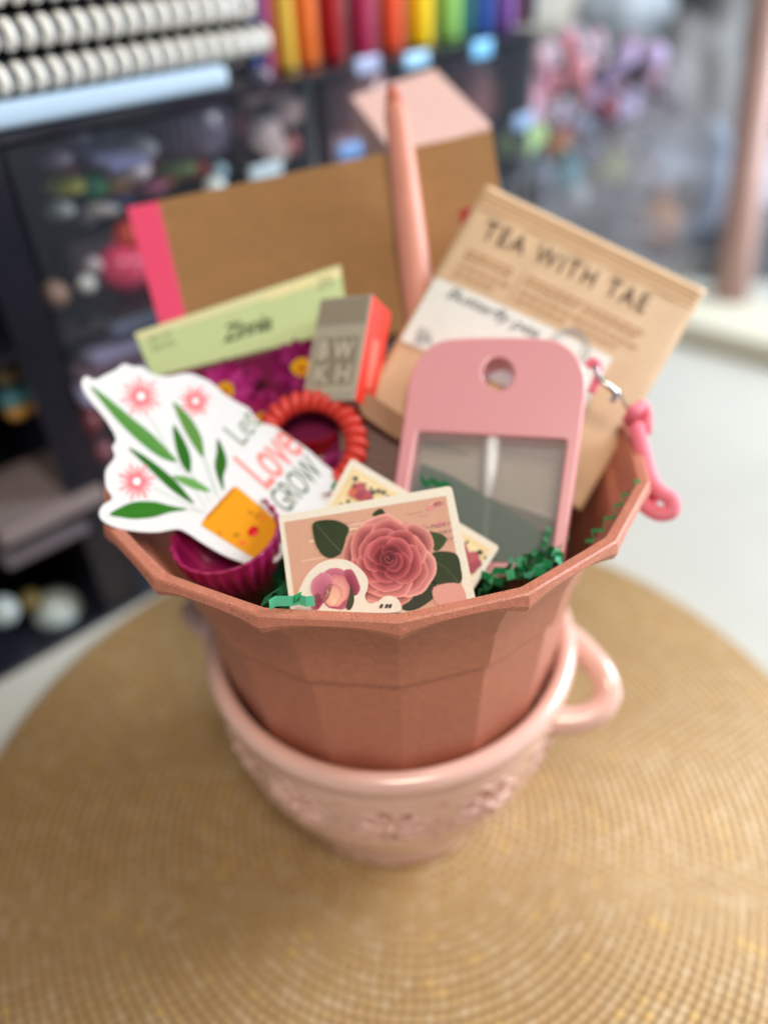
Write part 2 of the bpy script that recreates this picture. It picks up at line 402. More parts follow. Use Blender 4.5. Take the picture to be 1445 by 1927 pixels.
def pot_pt(th, r, z):
    k = max(0, min(1, (z-14)/3.4)); x = r*math.cos(th); return PM@(np.array([x*(1+.03*k)-.2*k*abs(x)/9, r*math.sin(th), z])-piv)+piv
# (vertex radius, z, roundness 0 = straight facet, scallop)
rings = [(4.9, 3.6, 0, 0), (5.2, 3.62, 0, 0), (6.55, 9.43, 0, 0), (7.06, 13.8, 0, 0), (7.09, 13.98, 0, 0), (7.25, 14.02, 0, 0), (7.3, 14.12, 0, 0), (7.6, 15.9, .0, 0), (7.95, 16.9, .2, 0), (8.3, 17.35, .35, 0), (8.72, 17.72, .3, 0.0),
         (8.98, 17.86, .1, .0), (9.06, 17.95, 0, 0), (9.0, 18.17, 0, 0), (8.94, 18.21, 0, 0), (8.66, 18.2, .1, 0), (8.6, 18.14, .1, 0), (8.35, 17.5, .1, 0), (7.75, 16.2, 0, 0), (7.05, 14.0, 0, 0), (6.35, 9.4, 0, 0), (5.0, 4.0, 0, 0), (4.7, 3.9, 0, 0)]
vs = []; fs = []
for (r, z, rd, scp) in rings:
    for i in range(NS):
        a0 = -math.pi/2+(i-.0)*2*math.pi/NS+phi
        for j in range(SUB):
            t = j/SUB; th = a0+t*2*math.pi/NS
            rc = r*math.cos(math.pi/NS)/math.cos(t*2*math.pi/NS-math.pi/NS)     # straight chord
            vv = abs(2*t-1)                                                     # 1 at vertex
            rr = rc*(1-rd)+r*.992*rd
            zz = z
            if z in (17.86, 17.95): zz = z-(.20*vv**3 if z == 17.95 else .34*vv**2.2)+.06
            if z == 17.72: zz = z-.30*vv**1.5
            vs.append(pot_pt(th, rr, zz))
n_ = NS*SUB
for k in range(len(rings)-1):
    for i in range(n_): j = (i+1) % n_; fs.append((k*n_+i, k*n_+j, (k+1)*n_+j, (k+1)*n_+i))
fs.append(tuple(range(n_))[::-1]); K = len(rings)-1; fs.append(tuple(range(K*n_, K*n_+n_)))
pot.add(vs, fs, None, True)
pt = pot.build('plant_pot', pot_mat(), origin=(0, 0, 3.6))
md = pt.modifiers.new('e', 'EDGE_SPLIT'); md.split_angle = math.radians(14); bake(pt)
tag(pt, 'many-sided terracotta pot filled with gifts and standing inside the pink colander', 'plant pot')

# ---- green crinkle paper inside
def shred(mb, c, dr, wd, n, seg, amp, width, rnd, curl=0.15):
    c = np.array(c, float); d = np.array(dr, float); d /= np.linalg.norm(d); w = np.array(wd, float); w -= d*(w@d); w /= np.linalg.norm(w)
    pts = []
    for i in range(n+1):
        u = np.cross(d, w); pts.append((c+u*amp*(1 if i % 2 else -1), w.copy())); c = c+d*seg
        d = d+np.array([rnd.gauss(0, curl) for _ in range(3)]); d /= np.linalg.norm(d); w = w-d*(w@d); w /= np.linalg.norm(w)
    vs = []
    for p, ww in pts: vs += [p-ww*width/2, p+ww*width/2]
    mb.add(vs, [(2*i, 2*i+1, 2*i+3, 2*i+2) for i in range(n)])
green = mat('green_paper', (34, 142, 86), .55, noise=.15, nscale=300)
greens = [green, mat('green_paper_light', (92, 200, 158), .5), mat('green_paper_dark', (22, 104, 58), .55)]
fil = MB(); rnd = random.Random(3)
for i in range(800):
    a = rnd.uniform(0, 6.28); r = 5.3*math.sqrt(rnd.random()); z = rnd.uniform(12.6, 15.2)
    fil.mi = rnd.choice((0, 0, 0, 2))
    shred(fil, (r*math.cos(a)-.6*math.cos(a), r*math.sin(a)+.3, z), (-math.sin(a)+rnd.gauss(0, .4), math.cos(a)+rnd.gauss(0, .4), rnd.gauss(0, .3)), (rnd.gauss(0, 1), rnd.gauss(0, 1), rnd.gauss(0, 1)), 6, .24, .10, .24, rnd, .3)
tag(fil.build('paper_filler', greens), 'tangled green crinkle paper filling the inside of the pot', 'crinkle paper', kind='stuff')
def paper_strip(pxs, wv, label, mi=0, width=.32, cat='paper shred'):
    mb = MB(); w = np.array(wv, float); w /= np.linalg.norm(w); vs = []
    for q in pxs: p = P(*q); vs += [p-w*width/2, p+w*width/2]
    mb.add(vs, [(2*i, 2*i+1, 2*i+3, 2*i+2) for i in range(len(pxs)-1)])
    tag(mb.build('paper_shred', greens[mi]), label, cat, 'green crinkle paper shreds at the pot rim')
def zig(px0, px1, d0, d1, n, amp):
    zr = random.Random(int(px0[0]))
    out = []; a = np.array(px0, float); b = np.array(px1, float); nn = np.array([-(b-a)[1], (b-a)[0]]); nn /= np.linalg.norm(nn)
    for i in range(n+1):
        t = i/n; q = a+(b-a)*(t+zr.uniform(-.25, .25)/n)+nn*amp*zr.uniform(.5, 1.3)*(1 if i % 2 else -1); out.append((q[0], q[1], d0+(d1-d0)*t))
    return out
paper_strip([(497, 1138, 20.7), (507, 1118, 20.8), (527, 1108, 20.6)], (1, .1, .75), 'dark green folded paper square standing up at the front rim', 2, .34)
paper_strip([(507, 1139, 20.35), (519, 1131, 20.4), (550, 1131, 20.35), (562, 1128, 20.5), (576, 1132, 20.35), (592, 1131, 20.4)], (0, .35, 1), 'pale mint crinkled paper strip lying along the front rim', 1, .30)
paper_strip([(548, 1136, 20.5), (555, 1126, 20.3), (567, 1120, 20.45)], (.2, .4, 1), 'small green paper fold on top of the mint strip', 0, .22)
for i, (a, b, d0, d1, n, am, mi, wv, lb) in enumerate([
    ((925, 1098), (1050, 1040), 23.6, 24.2, 9, 7, 2, (0.2, .3, 1), 'dark green shred climbing beside the clear bottle window'),
    ((945, 1100), (985, 1050), 23.0, 23.6, 4, 6, 0, (1, .2, .1), 'green shred standing up right of the cream postcard'),
    ((985, 1052), (1058, 1032), 23.7, 24.4, 6, 6, 2, (0.1, .2, 1), 'topmost dark green shred under the pink bottle edge'),
    ((990, 1085), (1020, 1062), 22.7, 23.0, 3, 7, 1, (.5, .1, 1), 'light green paper curl in the right shred clump'),
    ((1005, 1080), (1055, 1042), 22.9, 23.6, 5, 7, 0, (.4, .4, 1), 'mid green shred lying toward the right rim'),
    ((905, 1085), (960, 1068), 23.4, 23.6, 4, 6, 0, (.1, .2, 1), 'green shred touching the right postcard corner'),
    ((1203, 900), (1105, 1025), 24.6, 23.6, 11, 8, 0, (.3, .5, .8), 'long thin zigzag shred clinging to the right inner wall'),
    ((625, 905), (640, 935), 24.9, 24.7, 3, 6, 0, (1, .1, 1), 'green shred peeking out left of the upper postcard'),
    ((790, 905), (850, 915), 24.9, 24.9, 5, 5, 0, (.1, .1, 1), 'green shred between the rose card top and the bottle')]):
    paper_strip(zig(a, b, d0, d1, n, am), wv, lb, mi, .10 if i == 6 else .26)

rt_ = random.Random(21)
for i in range(18):
    x = rt_.uniform(925, 1050); y = 1100-(x-925)*.42+rt_.uniform(-20, 14); d = rt_.uniform(23.2, 24.3); mb = MB()
    shred(mb, P(x, y, d), (rt_.gauss(0, 1), rt_.gauss(0, .6), rt_.gauss(0, .5)), (rt_.gauss(0, 1), rt_.gauss(0, 1), rt_.gauss(0, 1)), rt_.randint(3, 6), .2, .07, .17, rt_, .35)
    tag(mb.build('paper_shred', greens[rt_.choice((0, 0, 1, 2, 2))]), 'thin green crinkle strip in the tangle at the right front rim', 'paper shred', 'thin green strips tangled at the right rim')
# ================================================================== STICKERS AND CARDS
vinyl = print_mat('printed_vinyl', .35, .06, 1200); paper = print_mat('printed_paper', .6, .10, 900)
CREAM = (228, 219, 202); WHITE = (222, 223, 224)
def rose(S, cx, cy, R, lay, seed=1):
    rnd = random.Random(seed); L = lay
    tones = [((112, 34, 46), (186, 92, 96), (232, 166, 148)), ((116, 30, 44), (190, 88, 94), (228, 150, 138)), ((110, 24, 40), (182, 74, 84), (220, 132, 126)), ((96, 18, 34), (166, 56, 70), (208, 108, 110)), ((80, 12, 28), (144, 40, 56), (188, 82, 90)), ((66, 8, 22), (120, 28, 44), (166, 60, 72))]
    for k, (n, rr, pr) in enumerate([(6, .62, .44), (6, .52, .40), (5, .38, .36), (5, .26, .28), (4, .16, .2), (3, .07, .13)]):
        off = rnd.uniform(0, 6)
        for i in range(n):
            a = off+i*2*math.pi/n+rnd.uniform(-.25, .25); q = rnd.uniform(.88, 1.1); x = cx+R*rr*math.cos(a)*q; y = cy+R*rr*math.sin(a)*q; w_ = rnd.uniform(1.05, 1.4)
            d = rnd.uniform(-14, 14); t3 = [tuple(int(max(0, min(255, v*f_+d))) for v in t) for t, f_ in zip(tones[k], (.45, .84, 1.04))]
            S.grad((x, y), R*pr, R*pr*w_, a, (x-R*pr*.55*math.cos(a), y-R*pr*.55*math.sin(a)), *t3, L, 28, .035 if k < 3 else .02, seed*50+k*10+i); L += 1
    for q in range(3):
        pts = [(cx+R*(.10-.03*q)*math.cos(t)*(1-.08*t), cy+R*(.10-.03*q)*math.sin(t)*(1-.08*t)) for t in np.linspace(q*2, q*2+5, 18)]
        S.line(pts, R*.018, (84, 12, 28) if q % 2 else (176, 70, 80), L+q)
# rose card
r = lambda x, y: (480+x*.3322, 840+y*.3322)
S = Sheet((525, 975, 22.5), (848, 915, 22.8), (890, 1112, 22.0))
S.base(round_poly([r(132, 392), r(1112, 222), r(1262, 930), r(205, 965)], 9), .03, CREAM)
S.art([r(*q) for q in ((165, 430), (1080, 280), (1195, 915), (237, 950))], (206, 158, 134), 1)
rr_ = random.Random(5)
for i in range(46):       # weathered plank ground of the picture
    u = rr_.uniform(.03, .82); v = rr_.uniform(.02, .9); L = rr_.uniform(.05, .16)
    def pic(u, v): return r(165+915*u+v*115, 430-150*u+v*520)
    S.art([pic(u, v), pic(u+L, v), pic(u+L, v+.02), pic(u, v+.02)], rr_.choice([(222, 180, 156), (196, 146, 128), (214, 150, 138), (232, 200, 160), (200, 140, 132)]), 2)
for i in range(7):
    q = pic(rr_.uniform(.1, .95), rr_.uniform(.02, .3)); S.blob(q, rr_.uniform(6, 16), rr_.choice([(226, 168, 150), (238, 206, 150), (214, 140, 136)]), 3, 14, rr_.uniform(3, 6), -.16, .05, i)
for k_ in range(3): S.text('MILLINERY', r(900+8*k_, 478+k_*42), (70, -10), (1, -7), (128, 92, 104), 4, 0, .2)
G1, G2 = (38, 52, 24), (52, 70, 32)
for pl, c in (([(335, 430), (450, 418), (530, 460), (515, 520), (490, 600), (440, 632), (390, 622), (350, 570), (330, 500)], G1), ([(665, 390), (715, 352), (745, 412)], G1),
              ([(950, 490), (1030, 490), (1085, 525), (1040, 590), (990, 570)], G2), ([(990, 610), (1130, 605), (1165, 690), (1160, 775), (1040, 785), (960, 740)], G1), ([(830, 910), (930, 800), (960, 700), (1030, 790), (1010, 860), (900, 930)], (40, 46, 28))):
    S.art([r(*q) for q in smooth_curve(pl, 4)], c, 5)
S.line([r(345, 440), r(430, 540), r(500, 610)], 1.0, (96, 108, 76), 6); S.line([r(960, 620), r(1080, 690), r(1150, 770)], 1.0, (88, 100, 70), 6)
S.art([r(*q) for q in smooth_curve([(1010, 800), (1160, 780), (1190, 900), (1040, 900)], 4)], (214, 152, 138), 6)
rose(S, *r(755, 645), 84, 7, 4)
tag(S.mb.build('rose_card', vinyl), 'white-bordered sticker card printed with one big pink rose, leaning at the front rim', 'sticker')
# second postcard behind
S = Sheet((661, 863, 24.7), (937, 1029, 23.9), (606, 953, 24.2))
S.base(round_poly([(661, 862), (940, 1029), (855, 1165), (680, 1110), (560, 1045)], 8), .03, CREAM)
S.art([(664, 880), (922, 1034), (850, 1145), (690, 1095), (578, 1036)], (230, 206, 156), 1)
S.art([(668, 890), (910, 1036), (845, 1132), (695, 1085), (590, 1032)], (236, 216, 170), 2)
for x, y, rr in ((674, 925, 20), (884, 1058, 24), (868, 1035, 14), (690, 935, 14)):
    for j in range(12):
        a = j*2.4; S.blob((x+rr*.6*math.cos(a)*(j/12)**.5, y+rr*.5*math.sin(a)*(j/12)**.5), rr*.45, (205-j % 3*22, 108-j % 3*16, 102-j % 2*14), 3+j, 10, None, 0, .06, j)
for x, y, rr in ((669, 902, 5.5), (667, 915, 3), (688, 912, 2.5), (702, 927, 5), (712, 925, 5), (722, 928, 5), (698, 920, 3), (902, 1040, 6), (878, 1021, 3.5), (655, 945, 4), (642, 950, 3), (912, 1050, 3), (730, 935, 3)):
    S.blob((x, y), rr, (50, 62, 56), 16, 10, rr*.8, 0, .08, int(x))
tag(S.mb.build('postcard', vinyl), 'cream bordered postcard with small roses standing tilted behind the rose card', 'sticker')
# rosebud sticker in front
S = Sheet((590, 1080, 21.5), (720, 1110, 21.45), (590, 1130, 21.35))
out = [(235, 880), (248, 820), (290, 735), (350, 672), (430, 640), (520, 645), (590, 688), (635, 745), (638, 800), (622, 850), (640, 885), (690, 882), (740, 848), (800, 858), (828, 905), (812, 935), (700, 945), (400, 950), (245, 935)]
S.base([r(*q) for q in smooth_curve(out, 5)], .03, CREAM)
S.grad(r(455, 805), 40, 34, 1.3, r(430, 900), (120, 40, 64), (176, 84, 108), (204, 122, 140), 1, 28, .04, 3)
S.grad(r(378, 800), 20, 30, .25, r(400, 880), (150, 66, 94), (190, 104, 128), (212, 140, 152), 4, 24, .05, 5)
S.grad(r(545, 770), 14, 26, -.35, r(530, 850), (96, 24, 52), (146, 54, 80), (186, 100, 120), 2, 24, .05, 6)
S.grad(r(465, 815), 23, 31, .1, r(455, 890), (234, 188, 156), (222, 152, 138), (192, 100, 118), 3, 26, .05, 7)
S.grad(r(440, 842), 17, 22, .2, r(450, 890), (236, 196, 160), (226, 166, 144), (200, 116, 124), 4, 22, .05, 9)
S.grad(r(350, 880), 12, 16, .3, r(360, 910), (120, 44, 66), (176, 84, 108), (200, 120, 134), 4, 20, .06, 11)
S.art([r(*q) for q in smooth_curve([(532, 850), (545, 785), (562, 870), (540, 925), (515, 912)], 4)], (58, 62, 36), 5)
for x in (715, 745, 765): S.blob(r(x, 905), 3.2, (70, 66, 62), 2, 8, 5, .5)
tag(S.mb.build('rosebud_sticker', vinyl), 'small die-cut rosebud sticker in front of the big rose card', 'sticker')
# let love grow sticker
g = lambda x, y: (140+x*.35986, 660+y*.35986)
S = Sheet((190, 985, 23.9), (160, 712, 26.0), (620, 900, 26.2))
out = [(38, 165), (62, 133), (110, 150), (165, 124), (215, 100), (262, 68), (310, 82), (355, 82), (392, 112), (440, 130), (500, 132), (560, 120), (605, 118), (660, 137), (720, 168), (780, 222), (850, 268), (915, 305), (962, 368), (1045, 395), (1110, 440), (1170, 482),
       (1230, 525), (1290, 580), (1345, 625), (1395, 690), (1390, 770), (1310, 850), (1200, 910), (1120, 985), (1085, 1075), (1010, 1125), (940, 1128), (880, 1108), (780, 1068), (665, 1002), (600, 958), (540, 933), (440, 948), (330, 945), (220, 925), (150, 890), (130, 850), (150, 808), (198, 772), (170, 720), (162, 670), (168, 618), (212, 555), (200, 505), (218, 470), (205, 425), (150, 340), (90, 270), (50, 212)]
S.base([g(*q) for q in smooth_curve(out, 4)], .035, WHITE)
A = lambda pl, c, l=2: S.art([g(*q) for q in smooth_curve(pl, 5)], c, l)
for a, b in (((400, 350), (500, 540)), ((420, 720), (670, 845)), ((680, 560), (765, 790)), ((610, 640), (720, 800)), ((530, 575), (690, 820)), ((675, 555), (740, 760)), ((590, 830), (700, 850))): S.line([g(*a), g(*b)], 1.6, (176, 188, 176), 1)
DG, MG, LG = (46, 104, 34), (84, 140, 66), (104, 158, 84)
A([(88, 188), (180, 250), (300, 350), (400, 430), (480, 510), (538, 580), (460, 562), (370, 500), (270, 410), (180, 310)], MG)
A([(285, 510), (360, 545), (450, 610), (530, 680), (590, 750), (628, 802), (560, 765), (490, 712), (400, 625)], DG)
A([(186, 856), (250, 815), (320, 790), (420, 790), (500, 810), (592, 830), (500, 846), (420, 870), (320, 880), (250, 872)], (52, 116, 36))
A([(518, 388), (570, 460), (605, 540), (612, 600), (602, 642), (560, 590), (530, 500)], DG)
A([(518, 268), (590, 330), (640, 400), (670, 470), (677, 558), (640, 520), (590, 440), (550, 360)], (92, 138, 66))
A([(750, 458), (790, 540), (797, 600), (780, 660), (782, 735), (750, 665), (735, 600), (745, 530)], (50, 100, 34))
A([(513, 655), (600, 662), (660, 692), (715, 737), (640, 727), (570, 698)], LG)
S.line([g(120, 215), g(300, 370), g(520, 568)], 1.0, (128, 174, 104), 3); S.line([g(210, 852), g(590, 832)], .8, (74, 140, 56), 3)
for (x, y, R) in ((350, 240, 112), (635, 265, 88), (328, 685, 104)):
    c = g(x, y); RR = R*.36
    for j in range(15):
        a = j*2*math.pi/15+.1*(x % 7); L = RR*(1.0 if j % 2 else .84); d = np.array([math.cos(a), math.sin(a)]); nn = np.array([-d[1], d[0]]); c0 = np.array(c)
        S.art([c0+d*RR*.16-nn*1.2, c0+d*L*.5-nn*3.0, c0+d*L*.92-nn*1.6, c0+d*L, c0+d*L*.92+nn*1.6, c0+d*L*.5+nn*3.0, c0+d*RR*.16+nn*1.2], (240, 124, 134) if j % 3 else (244, 148, 152), 3+j % 2)
    S.blob(c, RR*.36, (238, 116, 128), 5, 16); S.blob(c, RR*.19, (250, 244, 242), 6, 12)
A([(838, 712), (870, 728), (1045, 880), (1062, 930), (1062, 1062), (1030, 1085), (970, 1092), (920, 1075), (690, 930), (668, 905), (690, 868), (800, 745)], (226, 152, 34), 3)
S.line([g(835, 722), g(690, 880)], 5, (188, 112, 20), 4)
S.text('u', g(950, 880), (7, -7), (-5, -5), (90, 50, 20), 6, .01)
S.line([g(905, 850), g(920, 838), g(928, 858), g(940, 846)], 1.6, (96, 56, 24), 5); S.line([g(830, 975), g(845, 955), g(850, 975), g(865, 958)], 1.6, (96, 56, 24), 5); S.line([g(760, 940), g(765, 965)], 1.5, (120, 70, 24), 5)
S.blob(g(935, 945), 11, (206, 28, 36), 6, 14, 9, -.7); S.blob(g(945, 960), 6, (236, 78, 80), 7, 12, 4, -.7); S.blob(g(880, 1005), 7, (236, 118, 60), 5, 12, 5); S.blob(g(985, 872), 6, (236, 130, 50), 5, 12, 5)
S.text('Let', (458, 840), (36, -44), (-40, -34), (138, 150, 128), 2, .0)
S.text('Love', (503, 922), (70, -76), (-66, -60), (232, 142, 138), 2, .01, 0, .95)
S.text('GROW', (541, 968), (70, -78), (-38, -36), (88, 112, 80), 2, .0, 0, .95)
tag(S.mb.build('quote_sticker', vinyl), 'large white die-cut sticker reading let love grow with pink daisies and smiling pot', 'sticker')

# ================================================================== SMALL SILICONE CUPS, RING
def baking_cup(c, up, R, h, colr, name, label, ns=24):
    up = np.array(up, float); up /= np.linalg.norm(up); mb = MB(); a = np.cross(up, [0, 1, .2]); a /= np.linalg.norm(a); b = np.cross(up, a); vs = []; fs = []
    n = ns*6; prof = [(R*.66, -h, 1), (R*.7, -h+.05, 1), (R*.95, -.55, 1), (R*.985, -.32, .5), (R*1.0, 0, .4), (R*1.0+.02, .05, .4), (R*.96, .05, .4), (R*.95, -.4, .7), (R*.68, -h+.15, 1), (.01, -h+.12, 0)]
    for r0, z, fl_ in prof:
        for i in range(n):
            t = 2*math.pi*i/n; q = r0+(.08*math.cos(ns*t))*fl_; vs.append(np.array(c)+up*(z+(.035*math.cos(ns*t) if z > -.1 else 0))+(a*math.cos(t)+b*math.sin(t))*q)
    for k in range(len(prof)-1):
        for i in range(n): j = (i+1) % n; fs.append((k*n+i, k*n+j, (k+1)*n+j, (k+1)*n+i))
    mb.add(vs, fs, None, True); o = mb.build('baking_cup', mat(name, colr, .35, sss=.1)); tag(o, label, 'baking cup', 'silicone baking cups inside the pot'); return o
baking_cup(P(424, 1003, 24.5), (-.12, -.1, 1), 1.72, 1.7, (156, 28, 90), 'magenta_silicone', 'magenta fluted silicone cup in the left front of the pot')
baking_cup(P(583, 800, 28.0), (.05, -.1, 1), 1.05, 1.8, (176, 8, 36), 'crimson_silicone', 'crimson silicone cup seen through the red coil ring')
baking_cup(P(622, 892, 26.4), (-.35, -.2, .9), .9, 1.6, (150, 34, 104), 'plum_silicone', 'plum silicone cup between the quote sticker and upper postcard')
cr = MB(); c0 = P(583, 838, 26.9); ex = P(690, 838, 26.8)-c0; R0 = 1.62; ex /= np.linalg.norm(ex); ey = P(583, 725, 27.4)-c0; ey -= ex*(ex@ey); ey /= np.linalg.norm(ey); ez = np.cross(ex, ey)
pts = []; T = 27; NN = T*14
for i in range(NN):
    t = 2*math.pi*i/NN; q = t*T; rad = R0+.24*math.cos(q); pts.append(c0+(ex*math.cos(t)+ey*math.sin(t))*rad+ez*.24*math.sin(q))
cr.tube(pts, .185, 10, closed=True)
tag(cr.build('coil_hair_tie', mat('coral_plastic', (214, 62, 50), .42, sss=.1)), 'coral red spiral coil hair tie standing behind the quote sticker', 'hair tie')

# ================================================================== NOTEBOOK, PINK BOX
nb = Sheet((238, 390, 31.8), (925, 245, 32.0), (345, 600, 30.0))
kraft = mat('kraft_cover', (152, 110, 64), .7, noise=.07, nscale=120, bump=.15, bscale=900)
root = empty('notebook', nb.w(620, 640), 'kraft brown notebook with bright pink spine tape, standing at the back', 'notebook')
def slab(sheet, px, th, m_, name, parent=None, lift=0, bevel=0, label=None, cat=None):
    mb = MB(); mb.prism([sheet.w(x, y, lift) for x, y in px], sheet.n, th); o = mb.build(name, m_, parent, bevel=bevel)
    if label: tag(o, label, cat)
    return o
ext = lambda a, b, t: (a[0]+(b[0]-a[0])*t, a[1]+(b[1]-a[1])*t)
TL, TM, TR = (238, 390), (298, 378), (925, 245)
BL, BM, BR = (322, 690), (373, 690), (975, 590)
slab(nb, [TM, TR, BR, BM], .06, kraft, 'cover', root)
slab(nb, [TM, TR, BR, BM], .5, mat('page_block', (236, 226, 206), .8), 'pages', root, -.07)
slab(nb, [TL, TM, BM, BL], .62, mat('pink_tape', (232, 72, 110), .5, bump=.1), 'spine', root, .015, .04)
mb = MB(); mb.prism([nb.w(x, y, .012) for x, y in smooth_curve([(866, 398), (880, 392), (900, 398), (896, 425), (872, 430)], 4)], nb.n, .01); mb.build('red_mark', mat('dark_red', (150, 16, 24), .5), root)
# pale pink box behind the notebook
q0, q1, q2 = P(785, 287, 33.6), P(922, 240, 33.8), P(838, 128, 38.3)
e1 = q1-q0; e1 /= np.linalg.norm(e1); e2 = q2-q1; e2 -= e1*(e1@e2); Lb = np.linalg.norm(e2); e2 /= Lb; dn = np.cross(e1, e2); dn = -dn if dn[2] > 0 else dn
wbx = 4.3; cc = q1-e1*wbx/2+e2*Lb/2+dn*2.6
root = empty('pale_pink_box', cc+dn*2.6, 'pale pink card box standing behind the notebook and the pen', 'box')
b_ = MB(); b_.box(cc, e1*wbx/2, e2*Lb/2, dn*2.6); b_.build('box_body', mat('pale_pink_card', (238, 196, 188), .6, noise=.03), root, bevel=.06)
b_ = MB(); b_.box(cc-dn*2.64, e1*(wbx/2+.03), e2*(Lb/2+.03), dn*.1); b_.build('lid', mat('pale_pink_lid', (242, 204, 196), .55, noise=.03), root, bevel=.04)

# ================================================================== PEN
pc = [P(735, 160, 30.6), P(741, 190, 30.55), P(748, 232, 30.5), P(757, 300, 30.3), P(768, 400, 30.0), P(780, 500, 29.7), P(793, 610, 29.3), P(800, 680, 29.0)]
root = empty('pen', pc[-1], 'salmon pink pen standing upright in front of the brown notebook', 'pen')
oc = open_curve(pc, 4); L_ = [np.linalg.norm(q-oc[0]) for q in oc]; rad_ = [.12+.33*min(1, l/1.2)**.75+.17*min(1, l/8) for l in L_]; mb = MB(); mb.tube(oc[5:], rad_[5:], 24); pink_pen = mat('salmon_plastic', (212, 140, 120), .45, coat=.05, noise=.04, nscale=100)
mb.build('barrel', pink_pen, root)
mb = MB(); mb.tube(oc[:6], [.07]+rad_[1:5]+[rad_[5]*.99], 24); mb.build('cap_tip', mat('salmon_tip', (192, 106, 84), .35), root)

# ================================================================== SEED PACKET
S = Sheet((255, 625, 29.3), (640, 500, 29.4), (290, 700, 28.9))
S.base([(253, 627), (640, 498), (680, 770), (640, 870), (345, 850)], .06, (198, 212, 156))
S.art([(255, 628), (639, 500), (643, 516), (262, 640)], (226, 222, 172), 1)
S.art([(500, 552), (641, 506), (644, 520), (502, 566)], (238, 226, 170), 2)  # cream highlight painted along the folded flap
S.art([(300, 707), (655, 620), (677, 765), (638, 862), (345, 845)], (112, 24, 66), 1)
rs = random.Random(9)
for i in range(26):
    x = rs.uniform(350, 655); y = 700-(x-340)*.24+rs.uniform(14, 150); rr = rs.uniform(14, 30)
    cc_ = rs.choice([(150, 36, 104), (170, 50, 116), (124, 24, 70), (96, 24, 60), (178, 70, 124), (70, 40, 40)])
    for j in range(9):
        a = j*2*math.pi/9+i; S.blob((x+rr*.55*math.cos(a), y+rr*.5*math.sin(a)), rr*.42, tuple(max(0, c-(j % 3)*14) for c in cc_), 2+i % 5, 8, rr*.25, a)
def zinnia(x, y, R, cc_):
    for ring, (n, q) in enumerate(((14, .7), (11, .45))):
        for j in range(n):
            a = j*2*math.pi/n+ring*.2; S.blob((x+R*q*math.cos(a), y+R*q*math.sin(a)*.9), R*.34, tuple(max(0, c-(j % 3)*16+ring*8) for c in cc_), 8+ring, 9, R*.17, a)
    S.blob((x, y), R*.34, (232, 168, 18), 11, 12, R*.3, 0, .05); S.blob((x, y+R*.05), R*.18, (196, 120, 20), 12, 10)
zinnia(568, 692, 58, (140, 30, 96)); zinnia(424, 735, 52, (176, 48, 124)); zinnia(640, 740, 40, (150, 36, 104)); zinnia(495, 790, 46, (160, 40, 100))
S.text('Zinnia', (420, 645), (94, -27), (-6, -30), (62, 74, 54), 2, .015, .35, .9)
S.text('VIOLET QUEEN  ANNUAL', (362, 700), (250, -64), (-3, -9), (104, 116, 84), 2, 0, 0, 1.1)
S.text('NET WT', (282, 645), (44, -13), (-3, -10), (120, 134, 104), 2); S.text('500 MG', (288, 662), (44, -13), (-3, -10), (120, 134, 104), 2)
S.text('25', (600, 545), (26, -8), (-4, -20), (130, 142, 110), 2)
tag(S.mb.build('seed_packet', paper), 'pale green flower seed packet with magenta blooms in front of the notebook', 'seed packet')

# ================================================================== SMALL GREY AND RED BOX
S = Sheet((603, 562, 28.1), (700, 553, 27.1), (622, 740, 26.9))
a = S.w(603, 562); b = S.w(700, 553); c = S.w(622, 742); e1 = b-a; wx = np.linalg.norm(e1); e1 /= wx; e2 = c-a; e2 -= e1*(e1@e2); e2 /= np.linalg.norm(e2); nn = S.n
Hh = 3.9; Dd = 1.5; cc = a+e1*wx/2+e2*Hh/2-nn*Dd/2
root = empty('small_carton', cc+e2*Hh/2, 'small grey carton with bright red side standing beside the seed packet', 'carton')
mb = MB(); mb.box(cc, e1*wx/2, e2*Hh/2, nn*Dd/2); mb.build('carton_body', mat('carton_grey', (170, 164, 150), .6, noise=.05), root, bevel=.03)
mb = MB(); mb.box(cc+e1*(wx/2+.012), e1*.01, e2*(Hh/2-.03), nn*(Dd/2-.04)); rp = mb.build('red_side', mat('carton_red', (222, 44, 18), .5), root)
mb = MB(); mb.box(cc+e1*(wx/2+.03)+e2*.35, e1*.006, e2*.9, nn*.2); mb.build('red_side_text', mat('carton_red_pale', (232, 110, 92), .5), root)
S.mb = MB()
def pj(p): d = p-O; z = d@FW; return np.array([W/2+F*(d@RT)/z, H/2-F*(d@UP)/z])
fq = lambda u, v: pj(a+e1*wx*u+e2*Hh*v)
S.art([fq(.03, .02), fq(.97, .02), fq(.97, .27), fq(.03, .27)], (156, 146, 128), 2)
S.art([fq(.03, .30), fq(.97, .30), fq(.97, .93), fq(.03, .93)], (184, 176, 156), 2)
S.art([fq(.1, .40), fq(.9, .40), fq(.9, .86), fq(.1, .86)], (148, 140, 122), 3)
S.text('B W', fq(.16, .60), fq(.84, .60)-fq(.16, .60), fq(.16, .43)-fq(.16, .60), (206, 196, 176), 4, .03); S.text('K H', fq(.16, .83), fq(.84, .83)-fq(.16, .83), fq(.16, .66)-fq(.16, .83), (200, 188, 168), 4, .03)
S.mb.build('carton_print', paper, root)

